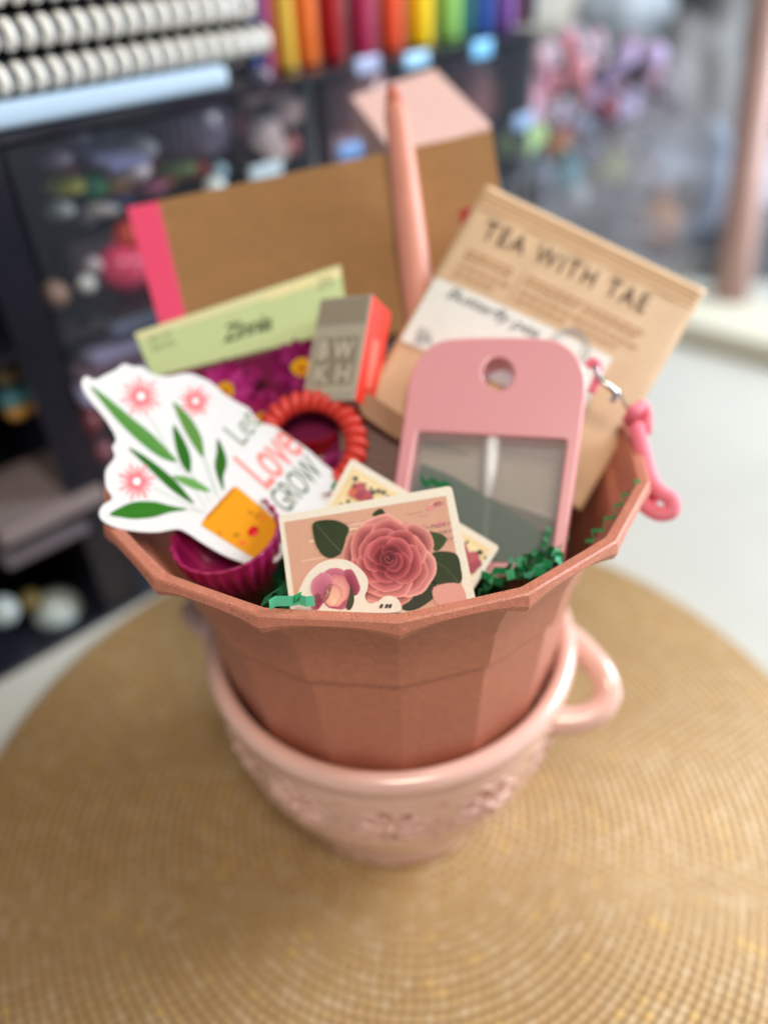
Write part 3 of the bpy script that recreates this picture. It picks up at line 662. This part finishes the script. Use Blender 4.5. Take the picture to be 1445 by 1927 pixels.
# ================================================================== TEA PACKET
def tea_bulge(x, y):
    u = ((x-915)*415+(y-345)*200)/(415**2+200**2); v = (-(x-915)*200+(y-345)*415)/(225*200+410*415)
    u = min(1, max(0, u)); v = min(1, max(0, v)); return .3*(math.sin(math.pi*u)**.6)*(math.sin(math.pi*min(1, max(0, (v-.06)/.9)))**.6)
S = Sheet((915, 345, 29.8), (1330, 545, 29.3), (690, 755, 27.6), tea_bulge)
tea = empty('tea_packet', S.w(900, 860), 'kraft paper tea packet with white label leaning over the back right rim', 'tea packet')
c4 = [np.array(q, float) for q in ((915, 345), (1330, 545), (1093, 960), (676, 765))]
def bl(u, v): return (c4[0]*(1-u)+c4[1]*u)*(1-v)+(c4[3]*(1-u)+c4[2]*u)*v
mb = MB(); n = 36; vs = []; fs = []
rt = random.Random(2)
for j in range(n+1):
    for i in range(n+1):
        q = bl(i/n, j/n); cr_ = 0
        if j < 4: cr_ = .03*(1 if j % 2 else -1)
        q2 = S.w(q[0], q[1], cr_+.02*math.sin(i*.9+j*.5)*math.sin(j*.4)*(1 if 3 < j < n-2 else 0)); vs.append(q2)
N1 = len(vs)
for j in range(n+1):
    for i in range(n+1):
        q = bl(i/n, j/n); p = S.w(q[0], q[1]); vs.append(p-S.n*(2*tea_bulge(*q)+.05))
for base_ in (0, N1):
    for j in range(n):
        for i in range(n):
            k = base_+j*(n+1)+i; fs.append((k, k+1, k+n+2, k+n+1) if base_ == 0 else (k, k+n+1, k+n+2, k+1))
edge = [i for i in range(n+1)]+[j*(n+1)+n for j in range(1, n+1)]+[n*(n+1)+i for i in range(n-1, -1, -1)]+[j*(n+1) for j in range(n-1, 0, -1)]
for a, b in zip(edge, edge[1:]+edge[:1]): fs.append((a, a+N1, b+N1, b))
mb.add(vs, fs, None, True)
tb = mb.build('pouch', mat('kraft_paper', (200, 168, 132), .6, noise=.05, nscale=80, bump=.2, bscale=700), tea)
S.mb = MB()
def uv(u, v): q = bl(u, v); return (q[0], q[1])
def strip_uv(u0, u1, v0, v1, col, lay=8):
    k = 14
    for i in range(k):
        a_, b_ = u0+(u1-u0)*i/k, u0+(u1-u0)*(i+1)/k
        for j in range(6):
            c_, d_ = v0+(v1-v0)*j/6, v0+(v1-v0)*(j+1)/6
            S.mb.add([S.w(*uv(*q), .004*lay) for q in ((a_, c_), (b_, c_), (b_, d_), (a_, d_))], [(0, 1, 2, 3)], col, True)
for v_ in (.022, .045, .068, .09): strip_uv(.01, .99, v_, v_+.008, (186, 142, 98), 10)
S.text('TEA WITH TAE', (903, 450), (304, 144), (17, -34), (84, 66, 52), 12, .006, 0, 1.25)
for row, (v0, c_) in enumerate(((.27, 0), (.295, 0), (.335, 1), (.37, 1))):
    for cx_ in range(3):
        u0 = .07+cx_*.27; w_ = (.20, .24, .22)[cx_]
        k = u0
        while k < u0+w_*(1 if row != 3 else .8):
            l_ = rt.uniform(.02, .045); strip_uv(k, k+l_, v0, v0+.010, (176, 130, 88), 12); k += l_+.008
for u_ in (.315, .60): strip_uv(u_, u_+.004, .26, .39, (170, 126, 86), 12)
S.mb.build('pouch_print', paper, tea)
S.mb = MB()
strip_uv(.012, .80, .42, .70, (224, 222, 214), 14)
S.text('Butterfly pea', (838, 562), (168, 84), (8, -20), (116, 116, 120), 18, .004, .35, .9)
cx_, cy_ = 1066, 662
for R_k in (38, 33, 26): S.line([(cx_+R_k*math.cos(t), cy_+R_k*math.sin(t)*.95) for t in np.linspace(0, 6.283, 28)], 2.4, (168, 166, 164), 18)
S.blob((795, 640), 15, (176, 176, 172), 17, 12, 11, .4, .1, 3); S.line([(780, 652), (790, 618), (806, 630), (812, 655)], 2.2, (140, 140, 138), 18)
S.mb.build('label', paper, tea)

# ================================================================== SPRAY BOTTLE
S = Sheet((785, 650, 27.0), (1095, 650, 25.7), (760, 900, 26.0))
root = empty('spray_bottle', S.w(880, 1180), 'flat pink card-shaped spray bottle with clear window and hole, standing in the pot', 'bottle')
out = [(765, 745), (768, 722), (776, 695), (790, 670), (814, 648), (848, 637), (930, 634), (1020, 636), (1056, 645), (1084, 668), (1099, 700), (1102, 722), (1101, 745)]
pink = mat('pink_plastic', (228, 158, 164), .35, coat=.25, sss=.15)
TH = 1.15
mb = MB(); mb.prism([S.w(*q) for q in open_curve(out, 4)+[np.array((1084, 880)), np.array((1056, 1090)), np.array((716, 1075)), np.array((743, 900))]], S.n, TH)
fr = mb.build('shell', pink, root); fixn(fr)
mb = MB(); mb.prism([S.w(*q, 1) for q in round_poly([(786, 812), (1066, 827), (1034, 1062), (748, 1050)], 8)], S.n, TH+2)
cbx = mb.build('c', pink, root); fixn(cbx); cut(fr, cbx)
mb = MB(); mb.prism([S.w(937+29*math.cos(t), 703+30*math.sin(t), 1) for t in np.linspace(0, 6.283, 33)[:-1]], S.n, TH+2)
cbx = mb.build('c', pink, root); fixn(cbx); cut(fr, cbx)
md = fr.modifiers.new('b', 'BEVEL'); md.width = .0012; md.segments = 3; md.limit_method = 'ANGLE'; md.angle_limit = .7; bake(fr)
for p_ in fr.data.polygons: p_.use_smooth = abs(p_.normal @ Vector(S.n)) < .97
md = fr.modifiers.new('e', 'EDGE_SPLIT'); md.split_angle = .35; bake(fr)
clear = mat('clear_plastic', (214, 214, 208), .08, alpha=.12)
wq = [(787, 813), (1065, 828), (1034, 1061), (748, 1049)]
mb = MB(); mb.prism([S.w(*q, -.12) for q in wq], S.n, .05); mb.build('window', clear, root)
mb = MB(); mb.prism([S.w(*q, -TH+.2) for q in wq], S.n, .05); mb.build('window', clear, root)
mb = MB(); mb.prism([S.w(*q, -.2) for q in [(789, 868), (850, 893), (930, 940), (1000, 985), (1041, 1012), (1035, 1059), (750, 1048)]], S.n, .6); mb.build('liquid', mat('teal_liquid', (44, 88, 76), .15, alpha=.72), root)
white_pl = mat('white_plastic', (240, 238, 234), .4)
mb = MB(); mb.tube([S.w(926, 818, -.35), S.w(921, 880, -.35), S.w(914, 935, -.35)], [.26, .24, .15], 14); mb.tube([S.w(914, 930, -.55), S.w(908, 1010, -.55), S.w(907, 1050, -.55)], [.11, .1, .1], 12)
mb.build('dip_tube', white_pl, root)
# leaflet seen through the window
S2 = Sheet((790, 812, 26.2+1.7), (1068, 828, 26.0+1.3), (800, 1000, 26.3))
S2.base([(775, 815), (1085, 800), (1062, 985), (930, 940), (790, 890)], .05, (180, 164, 150))
for i in range(7): S2.line([(950+i*6, 850+i*14), (1050, 868+i*17)], 2.2, (140, 124, 112), 1)
tag(S2.mb.build('leaflet', paper), 'greyish folded leaflet seen through the clear bottle window', 'leaflet')
S2 = Sheet((690, 800, 27.3), (760, 830, 27.2), (700, 900, 26.6))
S2.base([(640, 745), (775, 815), (765, 960), (640, 930)], .05, (120, 98, 92))
for i in range(6): S2.line([(655, 800+i*18), (735, 822+i*18)], 2, (98, 80, 76), 1)
S3 = Sheet((672, 754, 26.9), (770, 806, 26.8), (684, 790, 26.7))
S3.base([(668, 752), (694, 740), (772, 792), (770, 838), (735, 818), (684, 782)], .3, (150, 114, 88))
tag(S3.mb.build('kraft_strip', paper), 'tan folded kraft strip below the grey carton left of the pink bottle', 'card strip')
tag(S2.mb.build('grey_leaflet', paper), 'brownish grey paper between the red coil and the pink bottle', 'leaflet')

# ================================================================== PINK CORD WITH CLASP
root = empty('cord_lanyard', P(1240, 975, 25.5), 'knotted pink cord with metal clasp hanging over the right rim', 'lanyard')
cordm = mat('pink_cord', (240, 128, 146), .7, bump=.6, bscale=1800)
mb = MB()
mb.tube(open_curve([P(1196, 800, 26.6), P(1210, 855, 26.2), P(1222, 900, 25.9), P(1240, 925, 25.7), P(1262, 940, 25.6), P(1262, 962, 25.6), P(1238, 966, 25.7), P(1212, 950, 25.9), P(1195, 925, 26.1)], 6), .26, 12)
mb.tube(open_curve([P(1200, 830, 26.5), P(1218, 880, 26.2), P(1232, 915, 26.0), P(1225, 945, 26.2)], 6), .2, 12)
mb.build('cord', cordm, root)
mb = MB(); kc = P(1200, 785, 26.6)
for ph in (0, 1.1, 2.2):
    pts = [kc+np.array([.32*math.cos(t+ph), .25*math.sin(2*t+ph), .42*math.sin(t)]) for t in np.linspace(0, 6.283, 24)[:-1]]
    mb.tube(pts, .17, 10, closed=True)
mb.build('knot', cordm, root)
metal = mat('clasp_metal', (206, 204, 198), .25, 1)
mb = MB(); mb.tube(open_curve([P(1118, 690, 25.9), P(1128, 712, 25.7), P(1146, 728, 25.6), P(1158, 742, 25.7), P(1150, 756, 25.8)], 6), .11, 10); mb.tube(open_curve([P(1146, 728, 25.6), P(1165, 740, 25.8), P(1178, 765, 26.2), P(1190, 782, 26.5)], 5), .06, 8); mb.build('clasp', metal, root)
mb = MB(); mb.tube(open_curve([P(1104, 690, 26.1), P(1116, 680, 26.0), P(1126, 692, 25.9), P(1122, 715, 25.9), P(1112, 740, 26.0)], 5), .14, 10); mb.build('cord_loop', cordm, root)

# ================================================================== BACKGROUND: ORGANISER SHELF
A0 = np.array([-21.7, 6.7, -.3]); DR = np.array([8.8, 7.9, 0]); DR /= np.linalg.norm(DR); NB = np.array([-DR[1], DR[0], 0]); Zu = np.array([0, 0, 1.])
def Q(s_, h, t): return A0+DR*s_+Zu*h+NB*t
def on(px, py, off):                       # point of the shelf, `off` cm behind its front
    v = ray(px, py); q = A0+NB*off; t = ((q-O)@NB)/(v@NB); return O+v*t
def dpt(p): return (p-O)@FW
black = mat('smoked_acrylic', (28, 31, 41), .2, coat=.3); dark = mat('shelf_interior', (46, 42, 50), .4); 
case = empty('display_shelf', Q(20, 0, 9), 'dark smoked display shelf crowded with craft things behind the pot', 'shelf')
def cbox(name, s0, s1, h0, h1, t0, t1, m_, par=case, bev=0):
    mb = MB(); mb.box(Q((s0+s1)/2, (h0+h1)/2, (t0+t1)/2), DR*(s1-s0)/2, Zu*(h1-h0)/2, NB*(t1-t0)/2); return mb.build(name, m_, par, bevel=bev)
cbox('back_panel', -12, 44, .3, 26, 17.7, 18, mat('case_back', (54, 49, 59), .5))
for h_ in (0, 8.6, 17.2, 26.1): cbox('shelf_board', -12, 44, h_, h_+.4, 0, 17.6, black)
for s0, s1 in ((-12, -11.2), (6.8, 8.8), (25, 25.5), (43.4, 44)): cbox('post', s0, s1, .42, 26.05, .05, 17.5, black)
case2 = empty('low_rack', Q(58, 0, 8), 'low see-through rack of packets at the far right end of the shelf', 'rack')
cbox('rack_back', 45, 72, .2, 17, 14.7, 15, mat('rack_back', (112, 112, 120), .5, alpha=.5), case2); 
rk = mat('rack_clear', (150, 150, 156), .3, alpha=.22)
for h_ in (0, 8.5, 17): cbox('rack_board', 45, 72, h_, h_+.4, 0, 14.6, rk, case2)
for s_ in (45, 58, 71.5): cbox('rack_side', s_, s_+.5, .42, 16.95, .1, 14.5, rk, case2)
gf = mat('haze_pane', (150, 160, 176), .22, alpha=.035)  # thin panes added to lay a milky haze over the contents
cbox('haze_pane', 8.85, 24.9, .45, 26.0, -.35, -.25, gf); cbox('haze_pane', 25.6, 43.3, .45, 26.0, -.35, -.25, gf); cbox('haze_pane', 45.6, 71.4, .45, 16.9, -.35, -.25, mat('haze_pane2', (160, 162, 170), .35, alpha=.12), case2)
# items on the shelves ------------------------------------------------
def small(fn, name, m_, label, cat, group=None):
    mb = MB(); fn(mb); return tag(mb.build(name, m_), label, cat, group)
def jar(px, py, off, rpx, hpx, body_c, lid_c, label, rib=0, lidw=.9):
    p = on(px, py, off); d = dpt(p); R = rpx*d/F; h = hpx*d/F; e = empty('jar', p-Zu*h/2, label, 'jar', 'jars and pots on the shelf')
    mb = MB(); n = 40
    mb.lathe(p-Zu*h/2, [(.01, 0), (R*.85, 0), (R*.95, h*.06), (R, h*.3), (R, h*.75), (R*.85, h*.9), (R*.8, h*.97)], n); mb.build('jar_body', mat('jar%s' % (body_c,), body_c, .25, noise=.2, nscale=80), e)
    mb = MB(); mb.lathe(p+Zu*h*.47, [(.01, 0), (R*lidw, 0), (R*lidw, h*.14), (R*lidw*.9, h*.18), (.01, h*.18)], n); mb.build('lid', mat('lid%s' % (lid_c,), lid_c, .3), e)
    if rib:
        mb = MB()
        for i in range(28): t = 2*math.pi*i/28; b0 = p+np.array([math.cos(t), math.sin(t), 0])*R*1.0; mb.tube([b0-Zu*h*.3, b0+Zu*h*.25], .06, 6)
        mb.build('ribs', mat('ribm', (96, 84, 104), .5), e)
jar(350, 232, 3.5, 78, 95, (70, 62, 84), (196, 210, 212), 'dark ribbed jar with pale lid on the upper shelf', 1)
jar(668, 185, 4, 62, 110, (176, 130, 136), (168, 170, 204), 'dusty pink canister right of the flower bunch')
jar(885, 175, 4, 55, 90, (132, 92, 98), (120, 100, 120), 'dull mauve canister behind the pale pink box')
def bunch(px, py, off, Rpx, cols, label, n=16, seed=0):
    p = on(px, py, off); d = dpt(p); R = Rpx*d/F; rd = random.Random(seed); e = empty('flower_bunch', p-Zu*R, label, 'artificial flowers', 'artificial flower bunches on the shelf')
    for k, c in enumerate(cols):
        mb = MB()
        for i in range(max(2, n//len(cols))):
            a = rd.uniform(0, 6.28); b = rd.uniform(-.7, 1); c3 = p+np.array([math.cos(a)*R*.7*(1-b*b*.4), math.sin(a)*R*.6, b*R*.75]); r0 = R*rd.uniform(.22, .36)
            for j in range(9):
                t = j*.698+i; o3 = np.array([math.cos(t)*.55, -.3, math.sin(t)*.55])*r0; mb.ball(c3+o3, r0*.5, 8, (1, .5, 1))
            mb.ball(c3+np.array([0, -.35*r0, 0]), r0*.45, 8)
        mb.build('blossom', mat('petal%s' % (c,), c, .6), e)
bunch(515, 215, 3, 92, [(206, 196, 204), (216, 140, 150), (190, 178, 190)], 'pink and white flower bunch in the middle of the upper shelf', 18, 1)
bunch(985, 150, 3, 55, [(190, 166, 178), (196, 146, 170)], 'pink flower bunch on top beside the purple marker', 12, 2)
bunch(1062, 125, 4, 62, [(196, 184, 204), (196, 128, 142)], 'rosy and lilac flower bunch second from the markers', 14, 3)
bunch(1125, 190, 6, 50, [(150, 160, 196), (178, 150, 190)], 'bluish flower bunch behind the rosy ones', 10, 4)
bunch(1190, 130, 4, 58, [(190, 176, 220), (150, 120, 140)], 'lilac flower bunch at the right end of the row', 12, 5)
bunch(988, 205, 2, 45, [(208, 168, 194), (190, 130, 152)], 'bright pink flower bunch below the mauve ones', 10, 6)
for i_, (x, y, rr, cs, lb) in enumerate([(955, 105, 40, [(176, 150, 160), (150, 120, 136)], 'dull mauve flower bunch nearest the purple marker'), (1020, 195, 48, [(200, 150, 170), (180, 170, 190)], 'faded rose flower bunch under the tallest pink one'),
        (1100, 95, 42, [(168, 168, 184), (190, 160, 176)], 'greyish lilac flower bunch at the back of the row'), (1160, 190, 44, [(190, 178, 214), (160, 158, 190)], 'pale violet flower bunch second from the right end'), (1225, 175, 42, [(150, 140, 158), (130, 120, 130)], 'dim grey-violet flower bunch at the far right end'), (1075, 225, 40, [(140, 150, 176), (190, 140, 150)], 'blue-grey flower bunch hanging low over the rack')]):
    bunch(x, y, 5, rr, cs, lb, 12, 30+i_)
def block(px, py, off, wpx, hpx, dep, c, name, label, cat, grp=None, rough=.4, bev=.15, emis=0):
    p = on(px, py, off); d = dpt(p); mb = MB(); mb.box(p, DR*wpx*d/F/1.5, Zu*hpx*d/F/2, NB*dep/2); o = mb.build(name, mat('blk%s' % (c,), c, rough), bevel=bev); tag(o, label, cat, grp)
for i, (x, y, w_, h_, c, lb) in enumerate([(660, 282, 60, 26, (96, 144, 204), 'mid blue price tag on the shelf edge above the notebook'), (690, 122, 60, 30, (150, 160, 196), 'lavender tag at the foot of the markers'),
                                     (782, 112, 62, 26, (150, 196, 232), 'pale blue tag under the orange and yellow markers'), (905, 92, 54, 30, (110, 184, 232), 'bright sky blue tag under the purple marker'),
                                     (985, 228, 60, 26, (120, 150, 190), 'dim blue tag below the bright pink flowers'), (500, 322, 70, 28, (190, 212, 226), 'white tag under the flower bunch')]):
    block(x, y, 0, w_*.8, h_, .3, c, 'shelf_tag', lb, 'tag', 'coloured tags along the shelf edge', .3)
for i, (x, y, w_, h_, c, lb) in enumerate([(440, 250, 70, 90, (120, 92, 108), 'mauve storage bin behind the dark ribbed jar'), (600, 230, 60, 110, (158, 120, 130), 'dusty rose storage bin behind the flower bunch'), (730, 175, 60, 80, (120, 96, 112), 'plum grey storage bin behind the pink canister'), (830, 175, 60, 90, (104, 84, 96), 'dim plum storage bin behind the pale pink box'),
                                     (945, 165, 60, 80, (140, 112, 124), 'greyed rose storage bin at the right end of the upper shelf'), (260, 240, 110, 60, (76, 82, 104), 'slate storage bin behind the yarn balls'), (150, 470, 90, 90, (78, 66, 76), 'brownish storage bin behind the raspberry bauble')]):
    block(x, y, 9, w_, h_, 6, c, 'storage_bin', lb, 'storage bin', 'storage bins on the shelf', .25, .3)
# candy-like craft supplies, left bay
left = [(120, 350, 26, (150, 158, 62)), (170, 350, 30, (40, 124, 84)), (210, 345, 24, (188, 140, 70)), (240, 320, 34, (176, 166, 172)), (280, 350, 26, (176, 96, 136)), (305, 335, 22, (206, 140, 110)), (330, 315, 26, (86, 110, 60)), (365, 320, 26, (164, 52, 50)),
        (225, 372, 22, (84, 92, 156)), (100, 300, 26, (120, 110, 130)), (130, 260, 30, (84, 84, 104)), (205, 255, 20, (130, 146, 184)), (250, 280, 34, (120, 122, 132)), (110, 395, 24, (150, 160, 160)), (150, 410, 26, (92, 92, 100)), (190, 395, 22, (150, 150, 152)), (285, 300, 24, (160, 60, 60)), (120, 325, 24, (150, 80, 90))]
for i, (x, y, rr, c) in enumerate(left):
    p = on(x, y, 3+i % 3); d = dpt(p); mb = MB(); R = rr*d/F; rd = random.Random(i)
    mb.ball(p, R, 14, (1.2+rd.random()*.5, .8, .55+rd.random()*.2)); pos = ['front', 'middle', 'rear'][i % 3]
    cn = {0: 'yellow-green', 1: 'emerald', 2: 'golden', 3: 'pale grey', 4: 'mauve', 5: 'peach', 6: 'olive', 7: 'brick red', 8: 'violet blue', 9: 'dusty lilac', 10: 'slate', 11: 'light blue', 12: 'stone grey', 13: 'silver', 14: 'charcoal', 15: 'ash grey', 16: 'dark red', 17: 'dusty rose'}[i]
    tag(mb.build('yarn_ball', mat('yarn%s' % (c,), c, .6, noise=.25, nscale=120)), cn+' wound yarn ball in the left bay of the shelf', 'yarn ball', 'small yarn balls on the shelf')
mid = [(235, 505, 46, (206, 62, 104), 'large raspberry pink bauble beside the notebook spine'), (245, 445, 30, (186, 52, 30), 'orange red bauble above the raspberry one'), (165, 535, 17, (206, 214, 214), 'small silver bead below the white one'), (178, 500, 16, (176, 168, 176), 'dull white bead next to the raspberry bauble'), (105, 555, 26, (140, 110, 96), 'tan bauble left of the silver bead'),
       (162, 790, 30, (126, 34, 40), 'dark red bauble left of the white sticker'), (190, 850, 26, (110, 44, 54), 'wine bauble lowest in the left bay'), (160, 222, 16, (206, 220, 220), 'small bright bead under the pale blue book'), (405, 352, 20, (210, 226, 228), 'bright glass bead on the notebook top edge'), (412, 322, 16, (130, 160, 176), 'bluish glass bead above the bright one'),
       (20, 745, 26, (96, 160, 170), 'teal glass bead at the left frame edge'), (30, 770, 22, (200, 152, 80), 'gold bauble beside the teal one'), (10, 705, 22, (150, 130, 90), 'brass bauble at the left frame edge'), (110, 1150, 44, (176, 190, 188), 'large pale pearl bauble on the bottom shelf'), (5, 1150, 30, (160, 172, 172), 'pale pearl bauble cut by the left frame edge'), (60, 1130, 22, (110, 96, 50), 'olive bauble between the pale ones')]
for x, y, rr, c, lb in mid:
    p = on(x, y, 2.5); R = rr*dpt(p)/F; mb = MB(); mb.ball(p, R, 20); mb.tube([p+Zu*R*.98, p+Zu*R*1.12], .12*R+.05, 10); tag(mb.build('bauble', mat('bb%s' % (c,), c, .25)), lb, 'bauble', 'round baubles and beads on the shelf')
for i, (x, y, w_, h_, c, lb) in enumerate([(200, 625, 150, 22, (120, 118, 150), 'folded grey lilac cloth, upper of the pair'), (190, 690, 160, 30, (150, 148, 186), 'folded lavender cloth, lower of the pair'), (180, 655, 150, 16, (92, 74, 86), 'folded brownish cloth between the lilac ones'),
                                           (215, 580, 110, 26, (84, 92, 116), 'folded slate cloth under the raspberry bauble'), (60, 930, 190, 34, (124, 112, 112), 'folded stone grey cloth on the lower left shelf'), (50, 985, 150, 20, (92, 84, 90), 'folded dark grey cloth under the stone grey one'), (190, 290, 80, 14, (90, 94, 130), 'flat indigo folder behind the yarn balls')]):
    block(x, y, 2.5, w_*.8, h_, 6, c, 'folded_cloth', lb, 'cloth', 'folded cloths on the shelf', .9, .3)
right = [(975, 270, 34, (132, 164, 116), 'sage green pouch'), (1000, 255, 26, (150, 176, 120), 'light green pouch'), (960, 305, 28, (96, 120, 160), 'blue pouch'), (1045, 285, 26, (150, 104, 66), 'copper brown pouch'), (1060, 330, 32, (62, 112, 126), 'teal pouch'), (1010, 330, 30, (86, 100, 120), 'slate blue pouch'), (1140, 320, 34, (146, 148, 92), 'olive yellow pouch'), (1110, 290, 26, (112, 124, 146), 'steel grey pouch'), (1075, 370, 30, (130, 134, 140), 'silver grey pouch'),
         (1230, 420, 46, (140, 92, 50), 'amber brown pouch'), (1010, 380, 34, (96, 100, 116), 'blue-black pouch'), (1110, 410, 36, (104, 96, 104), 'mauve grey pouch'), (1150, 450, 34, (70, 64, 70), 'near-black pouch'), (1280, 380, 32, (96, 88, 88), 'warm grey pouch'), (1165, 280, 30, (124, 118, 120), 'pale ash pouch'), (1210, 310, 28, (110, 104, 112), 'lilac grey pouch'), (1180, 400, 32, (80, 72, 76), 'charcoal pouch'), (1240, 465, 30, (84, 44, 34), 'dark chestnut pouch'), (1145, 205, 18, (130, 60, 66), 'maroon pouch'), (1190, 340, 30, (110, 108, 110), 'ash pouch')]
for i, (x, y, rr, c, nm) in enumerate(right):
    p = on(x, y, 1+i % 4); R = rr*dpt(p)/F; mb = MB(); mb.ball(p, R, 14, (1.1, .7, .95)); mb.tube([p+Zu*R*.85, p+Zu*R*1.05, p+Zu*R*1.35], [R*.35, R*.2, R*.5], 10)
    tag(mb.build('drawstring_pouch', mat('pouch%s' % (c,), c, .8, noise=.15)), 'small '+nm+' tied at the neck on the low rack', 'pouch', 'tied pouches on the low rack')
# books on top with comb bindings
comb = mat('comb_white', (232, 232, 226), .35); cover = mat('book_cover_dark', (26, 24, 30), .6); pages = mat('book_pages', (200, 204, 210), .8)
zt = 26.55
sl = MB(); sl.box(Q(5, zt+.55, 8), DR*15.3, Zu*.5, NB*8.2)
tag(sl.build('blue_binder', mat('pale_blue_board', (168, 192, 214), .4), bevel=.35), 'pale blue flat binder lying under the comb-bound books', 'binder')
for i, (h_, s1, lb) in enumerate([(zt+1.75, 23.6, 'lowest dark comb-bound book in the stack'), (zt+3.25, 22.2, 'middle dark comb-bound book in the stack'), (zt+4.75, 17.5, 'topmost comb-bound book cut off by the upper frame')]):
    e = empty('spiral_book', Q(0, h_-.6, 8), lb, 'book', 'comb-bound books stacked on the shelf top')
    mb = MB(); mb.box(Q(s1/2-6, h_+.52, 8), DR*(s1/2+6), Zu*.06, NB*7.4); mb.box(Q(s1/2-6, h_-.5, 8), DR*(s1/2+6), Zu*.06, NB*7.4); mb.build('cover', cover, e)
    mb = MB(); mb.box(Q(s1/2-6, h_, 8.2), DR*(s1/2+5.9), Zu*.42, NB*7.1); mb.build('pages', pages, e)
    mb = MB(); s_ = -11.5
    while s_ < s1-.2:
        mb.tube([Q(s_, h_, .35)+NB*.5*-math.cos(t)+Zu*.42*math.sin(t) for t in np.linspace(-1.9, 1.9, 10)], .2, 8); s_ += .76
    mb.build('comb_binding', comb, e)
# rainbow markers
mk = [(478, 20, (40, 74, 140), 'navy'), (503, 18, (150, 84, 130), 'mauve'), (518, 10, (176, 44, 50), 'thin crimson'), (540, 34, (214, 172, 62), 'ochre'), (580, 38, (226, 112, 44), 'tangerine'), (626, 42, (160, 14, 26), 'deep red'), (682, 46, (170, 40, 84), 'magenta'), (736, 40, (236, 84, 44), 'vermilion'), (788, 46, (246, 212, 18), 'lemon yellow'), (842, 42, (142, 200, 108), 'light green'), (877, 22, (30, 110, 120), 'teal'), (906, 30, (34, 84, 176), 'royal blue'), (944, 38, (126, 84, 164), 'purple'), (974, 18, (96, 52, 62), 'maroon'), (994, 18, (50, 62, 92), 'dark slate')]
for x, w_, c, nm in mk:
    v = ray(x, 118-(x-480)*.05); q = A0+NB*2.2; p = O+v*(((q-O)@NB)/(v@NB)); p[2] = zt-.3; R = w_*dpt(p)/F*.55
    e = empty('marker', p, nm+' marker pen standing upright in the rainbow row', 'marker', 'rainbow markers standing on the shelf')
    mb = MB(); mb.lathe(p, [(.01, 0), (R*.85, 0), (R, .15), (R, 7)], 20); mb.build('barrel', mat('mk'+nm, c, .35), e)
    mb = MB(); mb.lathe(p+Zu*7, [(R*1.04, 0), (R*1.04, 4), (R*.8, 4.3), (.01, 4.3)], 20); mb.build('cap', mat('mkc'+nm, c, .3), e)
# right side: pale board, grey lumps standing in for mirrored blobs, pink pole
a, b = np.array([25.5, 46.5, -.3]), np.array([44, 31.0, -.3])
d_ = (b-a)/np.linalg.norm(b-a); nrm = np.array([-d_[1], d_[0], 0]); nrm = nrm if nrm[1] > 0 else -nrm
mb = MB(); mb.box((a+b)/2+nrm*4+Zu*1.0+d_*6, d_*18, nrm*4, Zu*1.0)
tag(mb.build('pale_board', mat('cream_board', (206, 204, 186), .5), bevel=.2), 'long cream board lying on the white table behind the tea packet', 'board')
def lump(px, py, d, rx, ry, c, name, label, seed):
    p = P(px, py, d); mb = MB(); rd = random.Random(seed); mb.ball(p, 1, 36, (rx, min(rx, ry)*.6, ry)); vs = []
    a0 = [rd.uniform(0, 6) for _ in range(6)]
    for v in mb.v:
        v = np.array(v); u = v-p; k = 1+.08*math.sin(u[0]*.9+a0[0])+.07*math.sin(u[2]*1.1+a0[1])+.05*math.sin(u[1]*1.5+u[0]*1.2+a0[2]); vs.append(tuple(p+u*k))
    mb.v = vs; tag(mb.build(name, mat('lump%s' % (c,), c, .5, bump=.3, bscale=60)), label, 'reflection lump', 'grey and white lumps standing in for reflections')
lump(1290, 440, 96, 12, 12, (136, 144, 160), 'reflection_lump', 'large bluish grey reflection lump beside the pink pole', 1)
lump(1290, 250, 108, 9, 14, (122, 122, 124), 'reflection_lump', 'mid grey reflection lump above the bluish one', 2)
lump(1045, 10, 108, 15, 6, (206, 204, 194), 'reflection_lump', 'cream white reflection lump above the flower row', 3)
lump(1175, 25, 106, 6, 6, (176, 186, 196), 'reflection_lump', 'bluish white reflection lump right of the cream one', 4)
lump(1190, 340, 100, 9, 9, (96, 94, 100), 'reflection_lump', 'dim grey reflection lump behind the low rack', 5)
lump(1350, 130, 110, 8, 18, (90, 90, 88), 'reflection_lump', 'dark grey reflection lump left of the pink pole', 6)
mb = MB(); mb.tube([P(1372, 572, 76), P(1405, 330, 73), P(1440, 60, 70), P(1448, 0, 69.4), P(1460, -90, 68.4)], [1.7, 1.6, 1.6, 1.6, 1.6], 18); 
tag(mb.build('pink_pole', mat('pole_pink', (176, 142, 134), .4)), 'slim dusty pink pole rising at the right edge', 'pole')
mb = MB(); q = P(1440, 470, 84); mb.box(q-Zu*4, np.array([4.5, 0, 0]), np.array([0, 3, 0]), Zu*8)
tag(mb.build('grey_bin', mat('bin_grey', (96, 98, 104), .5), bevel=.5), 'dark grey bin right of the pink pole', 'bin')
for o in bpy.data.objects:
    if '_c' in o: del o['_c']
